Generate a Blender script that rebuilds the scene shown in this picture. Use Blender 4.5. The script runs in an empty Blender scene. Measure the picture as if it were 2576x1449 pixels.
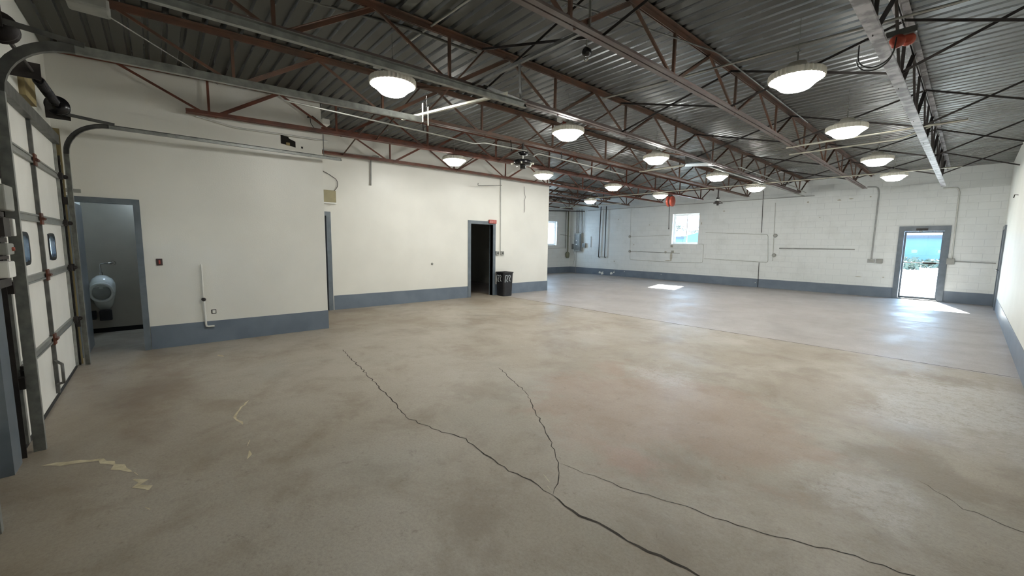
import bpy, math, random
from mathutils import Vector, Matrix
PI = math.pi
random.seed(7)
sc = bpy.context.scene
COL = sc.collection

# ---------------------------------------------------------------- helpers
class MB:
    """collects shapes (world coordinates) and links them as ONE mesh object"""
    def __init__(s): s.v = []; s.f = []; s.sm = []
    def add(s, vs, fs, smooth=False):
        o = len(s.v); s.v += [Vector(p) for p in vs]
        for f in fs: s.f.append([o+i for i in f]); s.sm.append(smooth)
        return s
    def box(s, x0, x1, y0, y1, z0, z1):
        if x0 > x1: x0, x1 = x1, x0
        if y0 > y1: y0, y1 = y1, y0
        if z0 > z1: z0, z1 = z1, z0
        return s.add([(x0,y0,z0),(x1,y0,z0),(x1,y1,z0),(x0,y1,z0),(x0,y0,z1),(x1,y0,z1),(x1,y1,z1),(x0,y1,z1)],
                     [(0,3,2,1),(4,5,6,7),(0,1,5,4),(1,2,6,5),(2,3,7,6),(3,0,4,7)])
    def bar(s, p, q, w, h, up=(0,0,1)):
        p = Vector(p); q = Vector(q); d = (q-p).normalized(); up = Vector(up)
        a = d.cross(up)
        if a.length < 1e-4: a = d.cross(Vector((1,0,0)))
        a.normalize(); b = a.cross(d).normalized()
        vs = []
        for c in (p, q):
            for i, j in ((-1,-1),(1,-1),(1,1),(-1,1)): vs.append(c + a*(i*w/2) + b*(j*h/2))
        return s.add(vs, [(0,1,2,3),(7,6,5,4),(0,4,5,1),(1,5,6,2),(2,6,7,3),(3,7,4,0)])
    def angle(s, p, q, w, t=.005, flip=1, up=(0,0,1)):
        """an L-shaped steel angle from p to q"""
        p = Vector(p); q = Vector(q); d = (q-p).normalized(); up = Vector(up)
        a = d.cross(up)
        if a.length < 1e-4: a = d.cross(Vector((1,0,0)))
        a.normalize(); b = a.cross(d).normalized(); a = a*flip
        prof = [(0,0),(w,0),(w,t),(t,t),(t,w),(0,w)]
        vs = []
        for c in (p, q):
            for i, j in prof: vs.append(c + a*i + b*j)
        n = 6
        fs = [(0,1,2,3),(0,3,4,5),(6+3,6+2,6+1,6+0),(6+5,6+4,6+3,6+0)]
        for i in range(n): fs.append((i, n+i, n+(i+1) % n, (i+1) % n))
        return s.add(vs, fs)
    def tube(s, pts, r, n=8):
        pts = [Vector(p) for p in pts]; vs = []; fs = []
        prev = None
        for i, p in enumerate(pts):
            if i == 0: d = pts[1]-p
            elif i == len(pts)-1: d = p-pts[i-1]
            else: d = (pts[i+1]-p).normalized() + (p-pts[i-1]).normalized()
            d.normalize()
            if prev is None:
                a = d.cross(Vector((0,0,1)))
                if a.length < 1e-3: a = d.cross(Vector((1,0,0)))
            else:
                a = prev - d*prev.dot(d)
                if a.length < 1e-4: a = d.cross(Vector((1,0,0)))
            a.normalize(); b = d.cross(a); prev = a
            for k in range(n):
                t = 2*PI*k/n; vs.append(p + a*(r*math.cos(t)) + b*(r*math.sin(t)))
        m = len(pts)
        for i in range(m-1):
            for k in range(n): fs.append((i*n+k, i*n+(k+1) % n, (i+1)*n+(k+1) % n, (i+1)*n+k))
        s.add(vs, fs, True)
        s.add(vs[:n], [tuple(reversed(range(n)))]); s.add(vs[-n:], [tuple(range(n))])
        return s
    def lathe(s, c, prof, n=24, axis='Z', smooth=True, wob=None):
        """prof: list of (radius, height along axis)"""
        c = Vector(c); vs = []; fs = []
        for r, h in prof:
            for k in range(n):
                t = 2*PI*k/n; rr = r if wob is None else r*wob(k, h)
                x, y = rr*math.cos(t), rr*math.sin(t)
                vs.append(c + (Vector((x,y,h)) if axis == 'Z' else Vector((h,x,y)) if axis == 'X' else Vector((y,h,x))))
        m = len(prof)
        for i in range(m-1):
            for k in range(n): fs.append((i*n+k, i*n+(k+1) % n, (i+1)*n+(k+1) % n, (i+1)*n+k))
        s.add(vs, fs, smooth)
        if prof[0][0] > 1e-4: s.add(vs[:n], [tuple(reversed(range(n)))])
        if prof[-1][0] > 1e-4: s.add(vs[-n:], [tuple(range(n))])
        return s
    def build(s, name, mat, parent=None, bevel=0, label=None):
        off = Vector((0,0,0)); p = parent
        while p is not None: off += Vector(p.location); p = p.parent
        me = bpy.data.meshes.new(name)
        me.from_pydata([tuple(v-off) for v in s.v], [], s.f)
        me.polygons.foreach_set('use_smooth', s.sm)
        me.materials.append(mat); me.update()
        o = bpy.data.objects.new(name, me); COL.objects.link(o)
        if parent is not None: o.parent = parent
        if bevel:
            b = o.modifiers.new('bevel', 'BEVEL'); b.width = bevel; b.segments = 2; b.limit_method = 'ANGLE'
        if label: o['label'] = label
        return o

def tag(o, label, cat, group=None, kind=None):
    o['label'] = label; o['category'] = cat
    if group: o['group'] = group
    if kind: o['kind'] = kind
    return o
def thing(name, loc, label, cat, group=None):
    o = bpy.data.objects.new(name, None); o.empty_display_size = .1
    COL.objects.link(o); o.location = loc
    return tag(o, label, cat, group)
def struct(o, label=None):
    o['kind'] = 'structure'
    if label: o['label'] = label
    return o
def sroot(name, loc, label=None):
    o = bpy.data.objects.new(name, None); COL.objects.link(o); o.location = loc
    return struct(o, label)

# ---------------------------------------------------------------- materials
def lin(c):
    return tuple(((x/12.92) if x <= .04045 else ((x+.055)/1.055)**2.4) for x in c) + (1,)
def new(name):
    m = bpy.data.materials.new(name); m.use_nodes = True; nt = m.node_tree
    return m, nt, nt.nodes['Principled BSDF']
def N(nt, t, **kw):
    n = nt.nodes.new(t)
    for k, v in kw.items():
        if k in n.inputs.keys(): n.inputs[k].default_value = v
        else: setattr(n, k, v)
    return n
def pm(name, c1, c2=None, rough=.5, metal=0, scale=4, bump=0, bscale=40, rough2=None, lo=.35, hi=.65, detail=6, stretch=None, spec=None):
    """painted or metal surface: two tones mixed by noise, optional fine bump; sRGB colours"""
    m, nt, b = new(name); L = nt.links.new
    tc = N(nt, 'ShaderNodeTexCoord'); src = tc.outputs['Object']
    if stretch:
        mp = N(nt, 'ShaderNodeMapping'); mp.inputs['Scale'].default_value = stretch; L(src, mp.inputs['Vector']); src = mp.outputs['Vector']
    no = N(nt, 'ShaderNodeTexNoise', Scale=scale, Detail=detail); L(src, no.inputs['Vector'])
    cr = N(nt, 'ShaderNodeValToRGB'); L(no.outputs['Fac'], cr.inputs['Fac'])
    cr.color_ramp.elements[0].position = lo; cr.color_ramp.elements[1].position = hi
    cr.color_ramp.elements[0].color = lin(c1); cr.color_ramp.elements[1].color = lin(c2 or c1)
    L(cr.outputs['Color'], b.inputs['Base Color'])
    b.inputs['Metallic'].default_value = metal; b.inputs['Roughness'].default_value = rough
    if spec is not None: b.inputs['Specular IOR Level'].default_value = spec
    if rough2 is not None:
        mr = N(nt, 'ShaderNodeMapRange'); L(no.outputs['Fac'], mr.inputs['Value'])
        mr.inputs['From Min'].default_value = lo; mr.inputs['From Max'].default_value = hi
        mr.inputs['To Min'].default_value = rough; mr.inputs['To Max'].default_value = rough2
        L(mr.outputs['Result'], b.inputs['Roughness'])
    if bump:
        n2 = N(nt, 'ShaderNodeTexNoise', Scale=bscale, Detail=3); L(src, n2.inputs['Vector'])
        bp = N(nt, 'ShaderNodeBump', Strength=bump, Distance=.01); L(n2.outputs['Fac'], bp.inputs['Height']); L(bp.outputs['Normal'], b.inputs['Normal'])
    return m
def emis(name, c, s):
    m, nt, b = new(name); b.inputs['Base Color'].default_value = lin(c)
    b.inputs['Emission Color'].default_value = lin(c); b.inputs['Emission Strength'].default_value = s
    return m

M = {}
M['wall'] = pm('white_wall_paint', (.895,.89,.86), (.92,.915,.885), .38, scale=1.2, bump=.12, bscale=60)
M['wall2'] = pm('off_white_wall_paint', (.90,.90,.87), (.93,.93,.90), .5, scale=1, bump=.15, bscale=30)
M['blue'] = pm('blue_grey_paint', (.41,.455,.51), (.455,.50,.555), .38, scale=3, bump=.1, bscale=60)
M['frameblue'] = pm('blue_grey_frame_paint', (.38,.42,.455), (.44,.475,.51), .28, scale=6)
M['red'] = pm('rust_red_primer', (.45,.25,.175), (.31,.185,.14), .55, scale=5, bump=.1)
M['brown'] = pm('brown_primer', (.30,.24,.20), (.39,.27,.205), .55, scale=4, bump=.1)
M['greybrown'] = pm('dusty_grey_primer', (.42,.385,.37), (.36,.29,.27), .55, scale=3, bump=.1)
M['beamgrey'] = pm('pale_grey_steel_paint', (.70,.69,.71), (.44,.43,.44), .5, scale=7, lo=.42, hi=.56, bump=.1)
M['darksteel'] = pm('dark_dirty_steel', (.17,.16,.16), (.24,.22,.21), .5, scale=8, metal=.3, bump=.1)
M['galv'] = pm('galvanised_steel', (.52,.53,.52), (.64,.65,.63), .38, scale=14, metal=.55, rough2=.55)
M['galvdark'] = pm('dull_galvanised_steel', (.33,.335,.33), (.44,.44,.43), .45, scale=9, metal=.5)
M['galvbright'] = pm('bright_galvanised_steel', (.80,.79,.72), (.72,.72,.68), .35, scale=10, metal=.3)
M['conduit'] = pm('grey_metal_conduit', (.58,.58,.56), (.66,.66,.63), .35, metal=.5, scale=6)
M['whiteconduit'] = pm('painted_conduit', (.76,.77,.75), (.80,.80,.78), .45, scale=6)
M['greyconduit'] = pm('weathered_conduit', (.60,.61,.60), (.66,.66,.65), .45, scale=6)
M['white'] = pm('white_enamel', (.90,.90,.88), (.93,.93,.91), .35, scale=5)
M['doorwhite'] = pm('door_panel_white', (.90,.895,.87), (.93,.925,.90), .45, scale=3, bump=.15, bscale=120)
M['vinyl'] = pm('white_vinyl', (.93,.93,.93), (.95,.95,.95), .3, scale=3)
M['black'] = pm('black_plastic', (.10,.10,.115), (.14,.14,.15), .45, scale=6)
M['blackgloss'] = pm('black_gloss_enamel', (.07,.07,.08), (.10,.10,.11), .2, scale=6)
M['plate'] = pm('dark_plate', (.25,.2,.2), (.3,.24,.23), .4)
M['redplastic'] = pm('red_orange_plastic', (.66,.31,.24), (.58,.25,.19), .4, scale=6)
M['signred'] = pm('red_sign_plastic', (.72,.34,.30), (.66,.28,.25), .4, scale=6)
M['beige'] = pm('beige_metal', (.64,.60,.46), (.58,.55,.43), .45, scale=5)
M['greybox'] = pm('grey_box_enamel', (.55,.56,.54), (.62,.62,.60), .45, scale=6)
M['olive'] = pm('olive_dusty_metal', (.40,.41,.33), (.46,.46,.38), .5, scale=6)
M['rubber'] = pm('dark_rubber', (.12,.12,.13), (.17,.17,.17), .7, scale=9)
M['hole'] = pm('dark_cavity', (.06,.055,.05), (.10,.09,.08), .9, scale=9)
M['wood'] = pm('pale_raw_timber', (.66,.60,.42), (.56,.50,.36), .7, scale=3, stretch=(6,6,1))
M['porcelain'] = pm('porcelain', (.84,.85,.83), (.87,.88,.86), .12, scale=3)
M['chrome'] = pm('chrome', (.6,.6,.6), (.7,.7,.7), .15, metal=1)
M['crack'] = pm('dark_crack_line', (.20,.18,.16), (.27,.24,.21), .9, scale=9)  # dark tone for the crack and joint strips
M['chalk'] = pm('chalky_deposit', (.86,.82,.70), (.70,.65,.53), .8, scale=14, lo=.3, hi=.7)
M['marker'] = pm('white_paint_marker', (.82,.84,.84), (.55,.58,.62), .5, scale=9)
M['bathwall'] = pm('washroom_wall_gloss', (.60,.575,.53), (.65,.62,.57), .28, scale=1.5, bump=.05)
M['darkroom'] = pm('unlit_room_wall', (.30,.29,.27), (.34,.32,.30), .8, scale=2)
M['scuff'] = pm('scuffed_bare_patch', (.66,.64,.58), (.74,.73,.69), .7, scale=20)
M['stone'] = pm('sunlit_gravel', (.80,.78,.74), (.90,.89,.86), .9, scale=.6, bump=.3, bscale=3)
M['siding'] = pm('blue_siding', (.20,.31,.36), (.23,.34,.39), .6, scale=.3)
M['roofdark'] = pm('dark_roof_edge', (.14,.17,.21), (.17,.20,.24), .6, scale=.5)
M['bark'] = pm('grey_bark', (.20,.18,.16), (.26,.24,.22), .9, scale=8)
M['leaf'] = pm('grey_green_leaves', (.17,.20,.16), (.26,.28,.22), .8, scale=6)
M['teal'] = pm('faded_teal_tarp', (.13,.26,.28), (.17,.31,.33), .6, scale=2)
M['lens'] = emis('lit_lamp_lens', (1,1,.975), 84)
M['lamprim'] = pm('white_cast_aluminium', (.86,.85,.80), (.90,.89,.85), .4, scale=5)

# concrete floor: brown-grey slab with stains, worn pale zones and gloss variation
def floor_mat():
    m, nt, b = new('stained_concrete'); L = nt.links.new
    tc = N(nt, 'ShaderNodeTexCoord'); P = tc.outputs['Object']
    def noise(s, d=8, r=.6, dist=0, off=None):
        src = P
        if off:
            mp = N(nt, 'ShaderNodeMapping'); mp.inputs['Location'].default_value = off; L(P, mp.inputs['Vector']); src = mp.outputs['Vector']
        n = N(nt, 'ShaderNodeTexNoise', Scale=s, Detail=d, Roughness=r, Distortion=dist); L(src, n.inputs['Vector']); return n.outputs['Fac']
    def rng(v, a, c, x=0., y=1.):
        n = N(nt, 'ShaderNodeMapRange'); n.interpolation_type = 'SMOOTHSTEP'
        L(v, n.inputs['Value']); n.inputs['From Min'].default_value = a; n.inputs['From Max'].default_value = c
        n.inputs['To Min'].default_value = x; n.inputs['To Max'].default_value = y; return n.outputs['Result']
    def math_(op, a, c):
        n = N(nt, 'ShaderNodeMath', operation=op)
        for i, v in enumerate((a, c)):
            if isinstance(v, (int, float)): n.inputs[i].default_value = v
            else: L(v, n.inputs[i])
        return n.outputs[0]
    def mix(f, a, c, mode='MIX'):
        n = N(nt, 'ShaderNodeMix', data_type='RGBA', blend_type=mode)
        if isinstance(f, (int, float)): n.inputs[0].default_value = f
        else: L(f, n.inputs[0])
        for i, v in ((6, a), (7, c)):
            if isinstance(v, tuple): n.inputs[i].default_value = v
            else: L(v, n.inputs[i])
        return n.outputs[2]
    def blob(x, y, rx, ry, w=.5, ns=1.3):
        """soft ragged patch centred on (x,y)"""
        mp = N(nt, 'ShaderNodeMapping', vector_type='POINT')
        mp.inputs['Location'].default_value = (-x/rx, -y/ry, 0); mp.inputs['Scale'].default_value = (1/rx, 1/ry, 0)
        L(P, mp.inputs['Vector'])
        ln = N(nt, 'ShaderNodeVectorMath', operation='LENGTH'); L(mp.outputs['Vector'], ln.inputs[0])
        d = math_('ADD', ln.outputs['Value'], math_('MULTIPLY', math_('SUBTRACT', noise(ns, 8, .65, .4), .5), 2.2))
        return rng(d, 1.0, 1.0-w, 0, 1)
    col = mix(rng(noise(.35, 8, .6, .5), .36, .64), lin((.60,.555,.49)), lin((.665,.63,.575)))
    col = mix(math_('MULTIPLY', rng(noise(1.4, 10, .68, .3), .45, .66), .55), col, lin((.50,.435,.36)))
    col = mix(math_('MULTIPLY', rng(noise(.8, 6, .6, 0, (7,3,0)), .5, .7), .4), col, lin((.61,.595,.55)))
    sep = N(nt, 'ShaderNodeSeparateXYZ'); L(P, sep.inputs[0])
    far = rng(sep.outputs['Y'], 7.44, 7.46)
    col = mix(math_('MULTIPLY', far, .55), col, lin((.67,.66,.68)))  # greyer far slab; its blue-lilac tint also paints in floor reflection
    col = mix(math_('MULTIPLY', blob(-1.75, 3.4, 1.5, 1.3), .42), col, lin((.62,.475,.39)))
    col = mix(math_('MULTIPLY', blob(-1.45, 2.35, .35, .25, .8, 3), .35), col, lin((.68,.47,.40)))
    col = mix(math_('MULTIPLY', blob(-.75, 4.9, .9, .9), .35), col, lin((.53,.46,.40)))
    wear = math_('MAXIMUM', blob(.1, 5.6, .85, 1.5, .55, 1.6), math_('MULTIPLY', blob(-.32, 3.15, .4, .4, .75, 3), .75))
    wear = math_('MAXIMUM', wear, math_('MULTIPLY', blob(-2.3, 4.3, .55, .55, .8, 2.4), .65))
    col = mix(math_('MULTIPLY', blob(-.05, 3.75, .5, .4, .5, 2), .5), col, lin((.47,.40,.33)))
    wear = math_('MULTIPLY', wear, rng(noise(14, 10, .85, .3, (2,0,0)), .36, .54))
    col = mix(math_('MULTIPLY', wear, .8), col, lin((.76,.75,.735)))
    col = mix(math_('MULTIPLY', blob(-5.2, -.1, 1.5, .4, .8, 2), .5), col, lin((.47,.39,.33)))
    col = mix(math_('MULTIPLY', rng(noise(60, 6, .85), .42, .62), .28), col, lin((.45,.41,.36)))
    col = mix(math_('MULTIPLY', rng(noise(11, 8, .85, .5), .56, .66), .45), col, lin((.43,.38,.32)))
    col = mix(math_('MULTIPLY', rng(noise(17, 5, .7, 0, (5,5,0)), .6, .74), .25), col, lin((.74,.71,.66)))
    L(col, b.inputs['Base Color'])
    ro = math_('ADD', rng(noise(.9, 8, .7, .3, (1,9,0)), .35, .65, .36, .56), math_('MULTIPLY', wear, .1))
    L(ro, b.inputs['Roughness'])
    h = math_('ADD', math_('MULTIPLY', noise(3, 6, .6), 1.0), math_('MULTIPLY', noise(40, 6, .8), .25))
    bp = N(nt, 'ShaderNodeBump', Strength=.35, Distance=.02); L(h, bp.inputs['Height']); L(bp.outputs['Normal'], b.inputs['Normal'])
    return m
M['floor'] = floor_mat()

# far wall: white painted concrete block, courses faintly visible
def block_mat():
    m, nt, b = new('painted_block_wall'); L = nt.links.new
    tc = N(nt, 'ShaderNodeTexCoord'); sep = N(nt, 'ShaderNodeSeparateXYZ'); L(tc.outputs['Object'], sep.inputs[0])
    cb = N(nt, 'ShaderNodeCombineXYZ'); L(sep.outputs['X'], cb.inputs['X']); L(sep.outputs['Z'], cb.inputs['Y'])
    br = N(nt, 'ShaderNodeTexBrick', Scale=1.0); L(cb.outputs[0], br.inputs['Vector'])
    br.inputs['Brick Width'].default_value = .4; br.inputs['Row Height'].default_value = .2; br.inputs['Mortar Size'].default_value = .006
    br.inputs['Mortar Smooth'].default_value = .8
    br.inputs['Color1'].default_value = lin((.875,.89,.885)); br.inputs['Color2'].default_value = lin((.885,.90,.895)); br.inputs['Mortar'].default_value = lin((.835,.85,.85))
    no = N(nt, 'ShaderNodeTexNoise', Scale=1.5, Detail=8, Roughness=.7); L(tc.outputs['Object'], no.inputs['Vector'])
    cr = N(nt, 'ShaderNodeValToRGB'); L(no.outputs['Fac'], cr.inputs['Fac']); cr.color_ramp.elements[0].position = .3; cr.color_ramp.elements[0].color = (.9,.9,.89,1); cr.color_ramp.elements[1].position = .5
    mx = N(nt, 'ShaderNodeMix', data_type='RGBA', blend_type='MULTIPLY'); mx.inputs[0].default_value = 1
    L(br.outputs['Color'], mx.inputs[6]); L(cr.outputs['Color'], mx.inputs[7]); L(mx.outputs[2], b.inputs['Base Color'])
    b.inputs['Roughness'].default_value = .45
    inv = N(nt, 'ShaderNodeMath', operation='SUBTRACT'); inv.inputs[0].default_value = 1; L(br.outputs['Fac'], inv.inputs[1])
    n2 = N(nt, 'ShaderNodeTexNoise', Scale=25, Detail=4); L(tc.outputs['Object'], n2.inputs['Vector'])
    ad = N(nt, 'ShaderNodeMath', operation='MULTIPLY_ADD'); L(n2.outputs['Fac'], ad.inputs[0]); ad.inputs[1].default_value = .5; L(inv.outputs[0], ad.inputs[2])
    bp = N(nt, 'ShaderNodeBump', Strength=.35, Distance=.012); L(ad.outputs[0], bp.inputs['Height']); L(bp.outputs['Normal'], b.inputs['Normal'])
    return m
M['block'] = block_mat()

# roof deck: dark galvanised flats and rib tops, with directional gloss
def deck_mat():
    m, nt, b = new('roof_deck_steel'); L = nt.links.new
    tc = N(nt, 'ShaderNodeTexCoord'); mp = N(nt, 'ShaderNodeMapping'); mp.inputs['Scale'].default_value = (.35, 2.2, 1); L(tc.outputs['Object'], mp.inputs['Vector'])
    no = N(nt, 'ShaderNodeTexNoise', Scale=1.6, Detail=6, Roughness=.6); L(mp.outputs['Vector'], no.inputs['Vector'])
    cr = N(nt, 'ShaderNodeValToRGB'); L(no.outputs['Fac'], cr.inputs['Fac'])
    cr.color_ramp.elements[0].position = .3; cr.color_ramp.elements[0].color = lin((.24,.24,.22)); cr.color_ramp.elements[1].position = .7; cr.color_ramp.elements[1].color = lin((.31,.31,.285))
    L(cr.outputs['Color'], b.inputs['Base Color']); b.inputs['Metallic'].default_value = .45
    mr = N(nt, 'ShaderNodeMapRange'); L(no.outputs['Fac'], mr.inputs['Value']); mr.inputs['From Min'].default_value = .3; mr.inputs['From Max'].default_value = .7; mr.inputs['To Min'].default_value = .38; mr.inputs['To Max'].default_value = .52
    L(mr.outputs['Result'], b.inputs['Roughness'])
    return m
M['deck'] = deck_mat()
M['rib'] = pm('painted_glint_rib_slope', (.60,.61,.62), (.66,.67,.68), .24, metal=.9, scale=1, rough2=.30, stretch=(.4,2,1))  # lighter steel on the rib slopes alone, painting in their glints

def glass_mat(tint=(.93,.97,.98)):
    m = bpy.data.materials.new('window_glass'); m.use_nodes = True; nt = m.node_tree; nt.nodes.clear()
    o = N(nt, 'ShaderNodeOutputMaterial'); t = N(nt, 'ShaderNodeBsdfTransparent'); g = N(nt, 'ShaderNodeBsdfGlossy'); lw = N(nt, 'ShaderNodeLayerWeight', Blend=.5); pw = N(nt, 'ShaderNodeMath', operation='POWER'); fr = N(nt, 'ShaderNodeMath', operation='MULTIPLY_ADD'); mx = N(nt, 'ShaderNodeMixShader')
    t.inputs['Color'].default_value = tint+(1,); g.inputs['Roughness'].default_value = .02; nt.links.new(lw.outputs['Facing'], pw.inputs[0]); pw.inputs[1].default_value = 4; nt.links.new(pw.outputs[0], fr.inputs[0]); fr.inputs[1].default_value = .7; fr.inputs[2].default_value = .04
    nt.links.new(fr.outputs[0], mx.inputs[0]); nt.links.new(t.outputs[0], mx.inputs[1]); nt.links.new(g.outputs[0], mx.inputs[2]); nt.links.new(mx.outputs[0], o.inputs['Surface'])
    return m
M['glass'] = glass_mat()

# ---------------------------------------------------------------- room dimensions (metres)
YG = -.79          # inside face of the overhead doors
YF = 16.9          # far wall
XR = .51           # right wall
XA = -7.2          # near left wall (washroom block)
XB = -9.1          # second left wall
YA = 2.13          # end of washroom block
YB = 9.53          # end of second block
XL = -14.5         # far left wall
ZT = 4.15
def zb(y):         # underside of the joists: slight camber
    return 3.295 - .145*max(0, (7.5-y)/7.5)**2 - .02*max(0, (y-9)/8)**2
def zd(y): return zb(y) + .515

def wall_grid(mb, axis, p0, p1, a0, a1, z0, z1, holes):
    """solid wall between p0..p1 on its normal axis, running a0..a1, with rectangular holes (a0,a1,z0,z1)"""
    A = sorted({a0, a1, *[h[0] for h in holes], *[h[1] for h in holes]}); Z = sorted({z0, z1, *[h[2] for h in holes], *[h[3] for h in holes]})
    for i in range(len(A)-1):
        for j in range(len(Z)-1):
            ca, cz = (A[i]+A[i+1])/2, (Z[j]+Z[j+1])/2
            if any(h[0] < ca < h[1] and h[2] < cz < h[3] for h in holes): continue
            if axis == 'Y': mb.box(A[i], A[i+1], p0, p1, Z[j], Z[j+1])
            else: mb.box(p0, p1, A[i], A[i+1], Z[j], Z[j+1])
    return mb

# floor
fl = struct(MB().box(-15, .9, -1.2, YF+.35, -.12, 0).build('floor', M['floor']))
# far wall with the glazed door and a window
DX0, DX1, DZ = -1.42, -.53, 2.06
WX0, WX1, WZ0, WZ1 = -8.70, -7.56, 1.59, 2.87
struct(wall_grid(MB(), 'Y', YF, YF+.24, XL-.25, XR+.25, -.1, ZT, [(DX0, DX1, -.1, DZ), (WX0, WX1, WZ0, WZ1)]).build('wall_far', M['block']))
struct(MB().box(XR, XR+.25, -1.2, YF, -.1, ZT).build('wall_right', M['wall2']))
LY0, LY1, LZ0, LZ1 = 14.7, 15.84, 1.47, 2.70
struct(wall_grid(MB(), 'X', XL-.25, XL, -1.2, YF, -.1, ZT, [(LY0, LY1, LZ0, LZ1)]).build('wall_left', M['block']))
# near-left block (washroom) : face wall, end wall
struct(wall_grid(MB(), 'X', XA-.12, XA, YG-.06, YA, 0, ZT, [(-.755, -.193, 0, 1.94)]).build('wall_washroom', M['wall']))
struct(MB().box(XB, XA-.12, YA-.12, YA, 0, ZT).build('wall_washroom_end', M['wall']))
# second block
struct(wall_grid(MB(), 'X', XB-.12, XB, -1.05, YB, 0, ZT, [(2.0, 2.78, 0, 2.05), (6.467, 7.243, 0, 2.03)]).build('wall_office', M['wall']))
struct(MB().box(XL, XB-.12, YB-.12, YB, 0, ZT).build('wall_office_end', M['wall']))
# front wall holding the two overhead doors
OD1 = (-6.70, -4.28); OD2 = (-3.02, -.6); ODZ = 2.60
struct(wall_grid(MB(), 'Y', YG-.16, YG-.06, XB, XR, -.1, ZT, [(OD1[0]+.03, OD1[1]-.03, -.1, ODZ-.03), (OD2[0]+.03, OD2[1]-.03, -.1, ODZ-.03)]).build('wall_front', M['wall2']))
struct(MB().box(XL-.2, XB-.12, YG-.25, YG-.06, 0, ZT).build('wall_office_front', M['darkroom']))

# baseboards: tall blue-grey painted bands
BH = .315; t = .006
def bb(name, *boxes):
    m = MB()
    for b_ in boxes: m.box(*b_)
    return struct(m.build(name, M['blue']))
bb('baseboard_washroom', (XA, XA+t, -.14, YA, 0, BH), (XA-.05, XA+t, YA, YA+t, 0, BH))
bb('baseboard_office', (XB, XB+t, 2.83, 6.39, 0, BH), (XB, XB+t, 7.345, YB, 0, BH), (XB-1, XB+t, YB, YB+t, 0, BH))
bb('baseboard_far', (XL, DX0-.09, YF-t, YF, 0, BH+.005), (DX1+.09, XR, YF-t, YF, 0, BH+.005))
bb('baseboard_left', (XL, XL+t, YB, YF, 0, BH))
bb('baseboard_right', (XR-t, XR, YG, 15.65, 0, BH), (XR-t, XR, 16.72, YF, 0, BH))
# horizontal ledge on the far wall
struct(MB().box(-13.3, -3.7, YF-.03, YF, 3.25, 3.275).build('trim_1', M['greyconduit']))
# white chips in the blue paint of the far wall
m = MB()
for cx, cz, w, h in ((-12.45,.13,.16,.05),(-12.3,.09,.2,.03),(-12.25,.17,.06,.05),(-11.75,.12,.18,.03),(-11.6,.18,.1,.05),(-11.55,.24,.04,.04),(-11.0,.26,.05,.03),(-5.3,.17,.03,.06),(-9.1,.24,.04,.03)):
    m.lathe((cx, YF-t-.0015, cz), [(w/2, 0), (w/2*.9, .0012)], 9, 'Y', False, lambda k, hh: .6+.5*((k*37) % 7)/7)
o = m.build('paint_chip', M['wall2']); o['kind'] = 'structure'; o['label'] = 'bare white chips in the blue base paint of the far wall'
o.name = 'trim_2'

# roof deck (ceiling): ribs run left-right, camber along the building
prof = [(0,0),(.098,0),(.110,.036),(.138,.036),(.152,0)]; pitch = .152
vs = []; fs = []; y = -1.3; k = 0
pts = []
while y < YF+.4:
    for dy, dz in prof[:-1]: pts.append((y+dy, dz))
    y += pitch
for (yy, dz) in pts:
    z = zd(yy)+dz
    vs += [(XL-.1, yy, z), (XR+.1, yy, z)]
for i in range(len(pts)-1): fs.append((2*i, 2*i+1, 2*i+3, 2*i+2))
dk = MB(); dk.add(vs, fs); dk.box(XL-.3, XR+.3, -1.4, YF+.4, ZT-.02, ZT+.1)  # slab over the deck added to keep sun from leaking in
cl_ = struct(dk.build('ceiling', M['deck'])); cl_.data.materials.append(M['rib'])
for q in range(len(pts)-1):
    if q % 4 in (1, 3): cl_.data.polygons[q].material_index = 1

# ---------------------------------------------------------------- floor cracks, joint, chalk marks (parts of the floor)
def strip(name, pts, w, mat, jag=0, sub=1, z=.0012):
    P = []
    for i in range(len(pts)-1):
        a, b_ = Vector(pts[i]+(0,)), Vector(pts[i+1]+(0,)); n_ = max(1, int((b_-a).length/.05)) if sub else 1
        for j in range(n_):
            p = a.lerp(b_, j/n_); d = (b_-a).normalized(); s_ = Vector((-d.y, d.x, 0))
            P.append(p + s_*random.uniform(-jag, jag) if (i+j) else p)
    P.append(Vector(pts[-1]+(0,))); vs = []; fs = []
    for i, p in enumerate(P):
        d = (P[min(i+1, len(P)-1)]-P[max(i-1, 0)]).normalized(); s_ = Vector((-d.y, d.x, 0)); ww = w*random.uniform(.45, 1.1)/2
        if i in (0, len(P)-1): ww *= .2
        a, b_ = p+s_*ww, p-s_*ww; vs += [(a.x, a.y, z), (b_.x, b_.y, z)]
    for i in range(len(P)-1): fs.append((2*i, 2*i+1, 2*i+3, 2*i+2))
    return MB().add(vs, fs).build(name, mat, fl)
strip('crack', [(-5.62,1.84),(-4.49,1.70),(-3.82,1.62),(-3.45,1.575),(-3.06,1.50),(-2.73,1.577),(-2.42,1.67),(-2.04,1.64),(-1.71,1.667),(-1.517,1.678)], .012, M['crack'], .016)
strip('crack', [(-1.517,1.678),(-1.346,1.658),(-1.138,1.683),(-1.015,1.696),(-.856,1.722),(-.681,1.753),(-.3,1.72),(.5,1.8)], .017, M['crack'], .012)
strip('crack', [(-3.64,3.0),(-2.86,2.71),(-2.41,2.43),(-2.09,2.22),(-1.83,2.05),(-1.65,1.88),(-1.515,1.68)], .009, M['crack'], .014)
strip('crack', [(-1.73,1.97),(-1.54,2.01),(-1.30,2.06),(-1.0,2.17),(-.7,2.24),(-.43,2.36),(-.24,2.45),(-.04,2.5),(.4,2.55)], .006, M['crack'], .01)
strip('crack', [(-7.0,4.6),(-6.4,5.2),(-6.1,5.6),(-5.5,5.9)], .008, M['crack'], .02)
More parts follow.
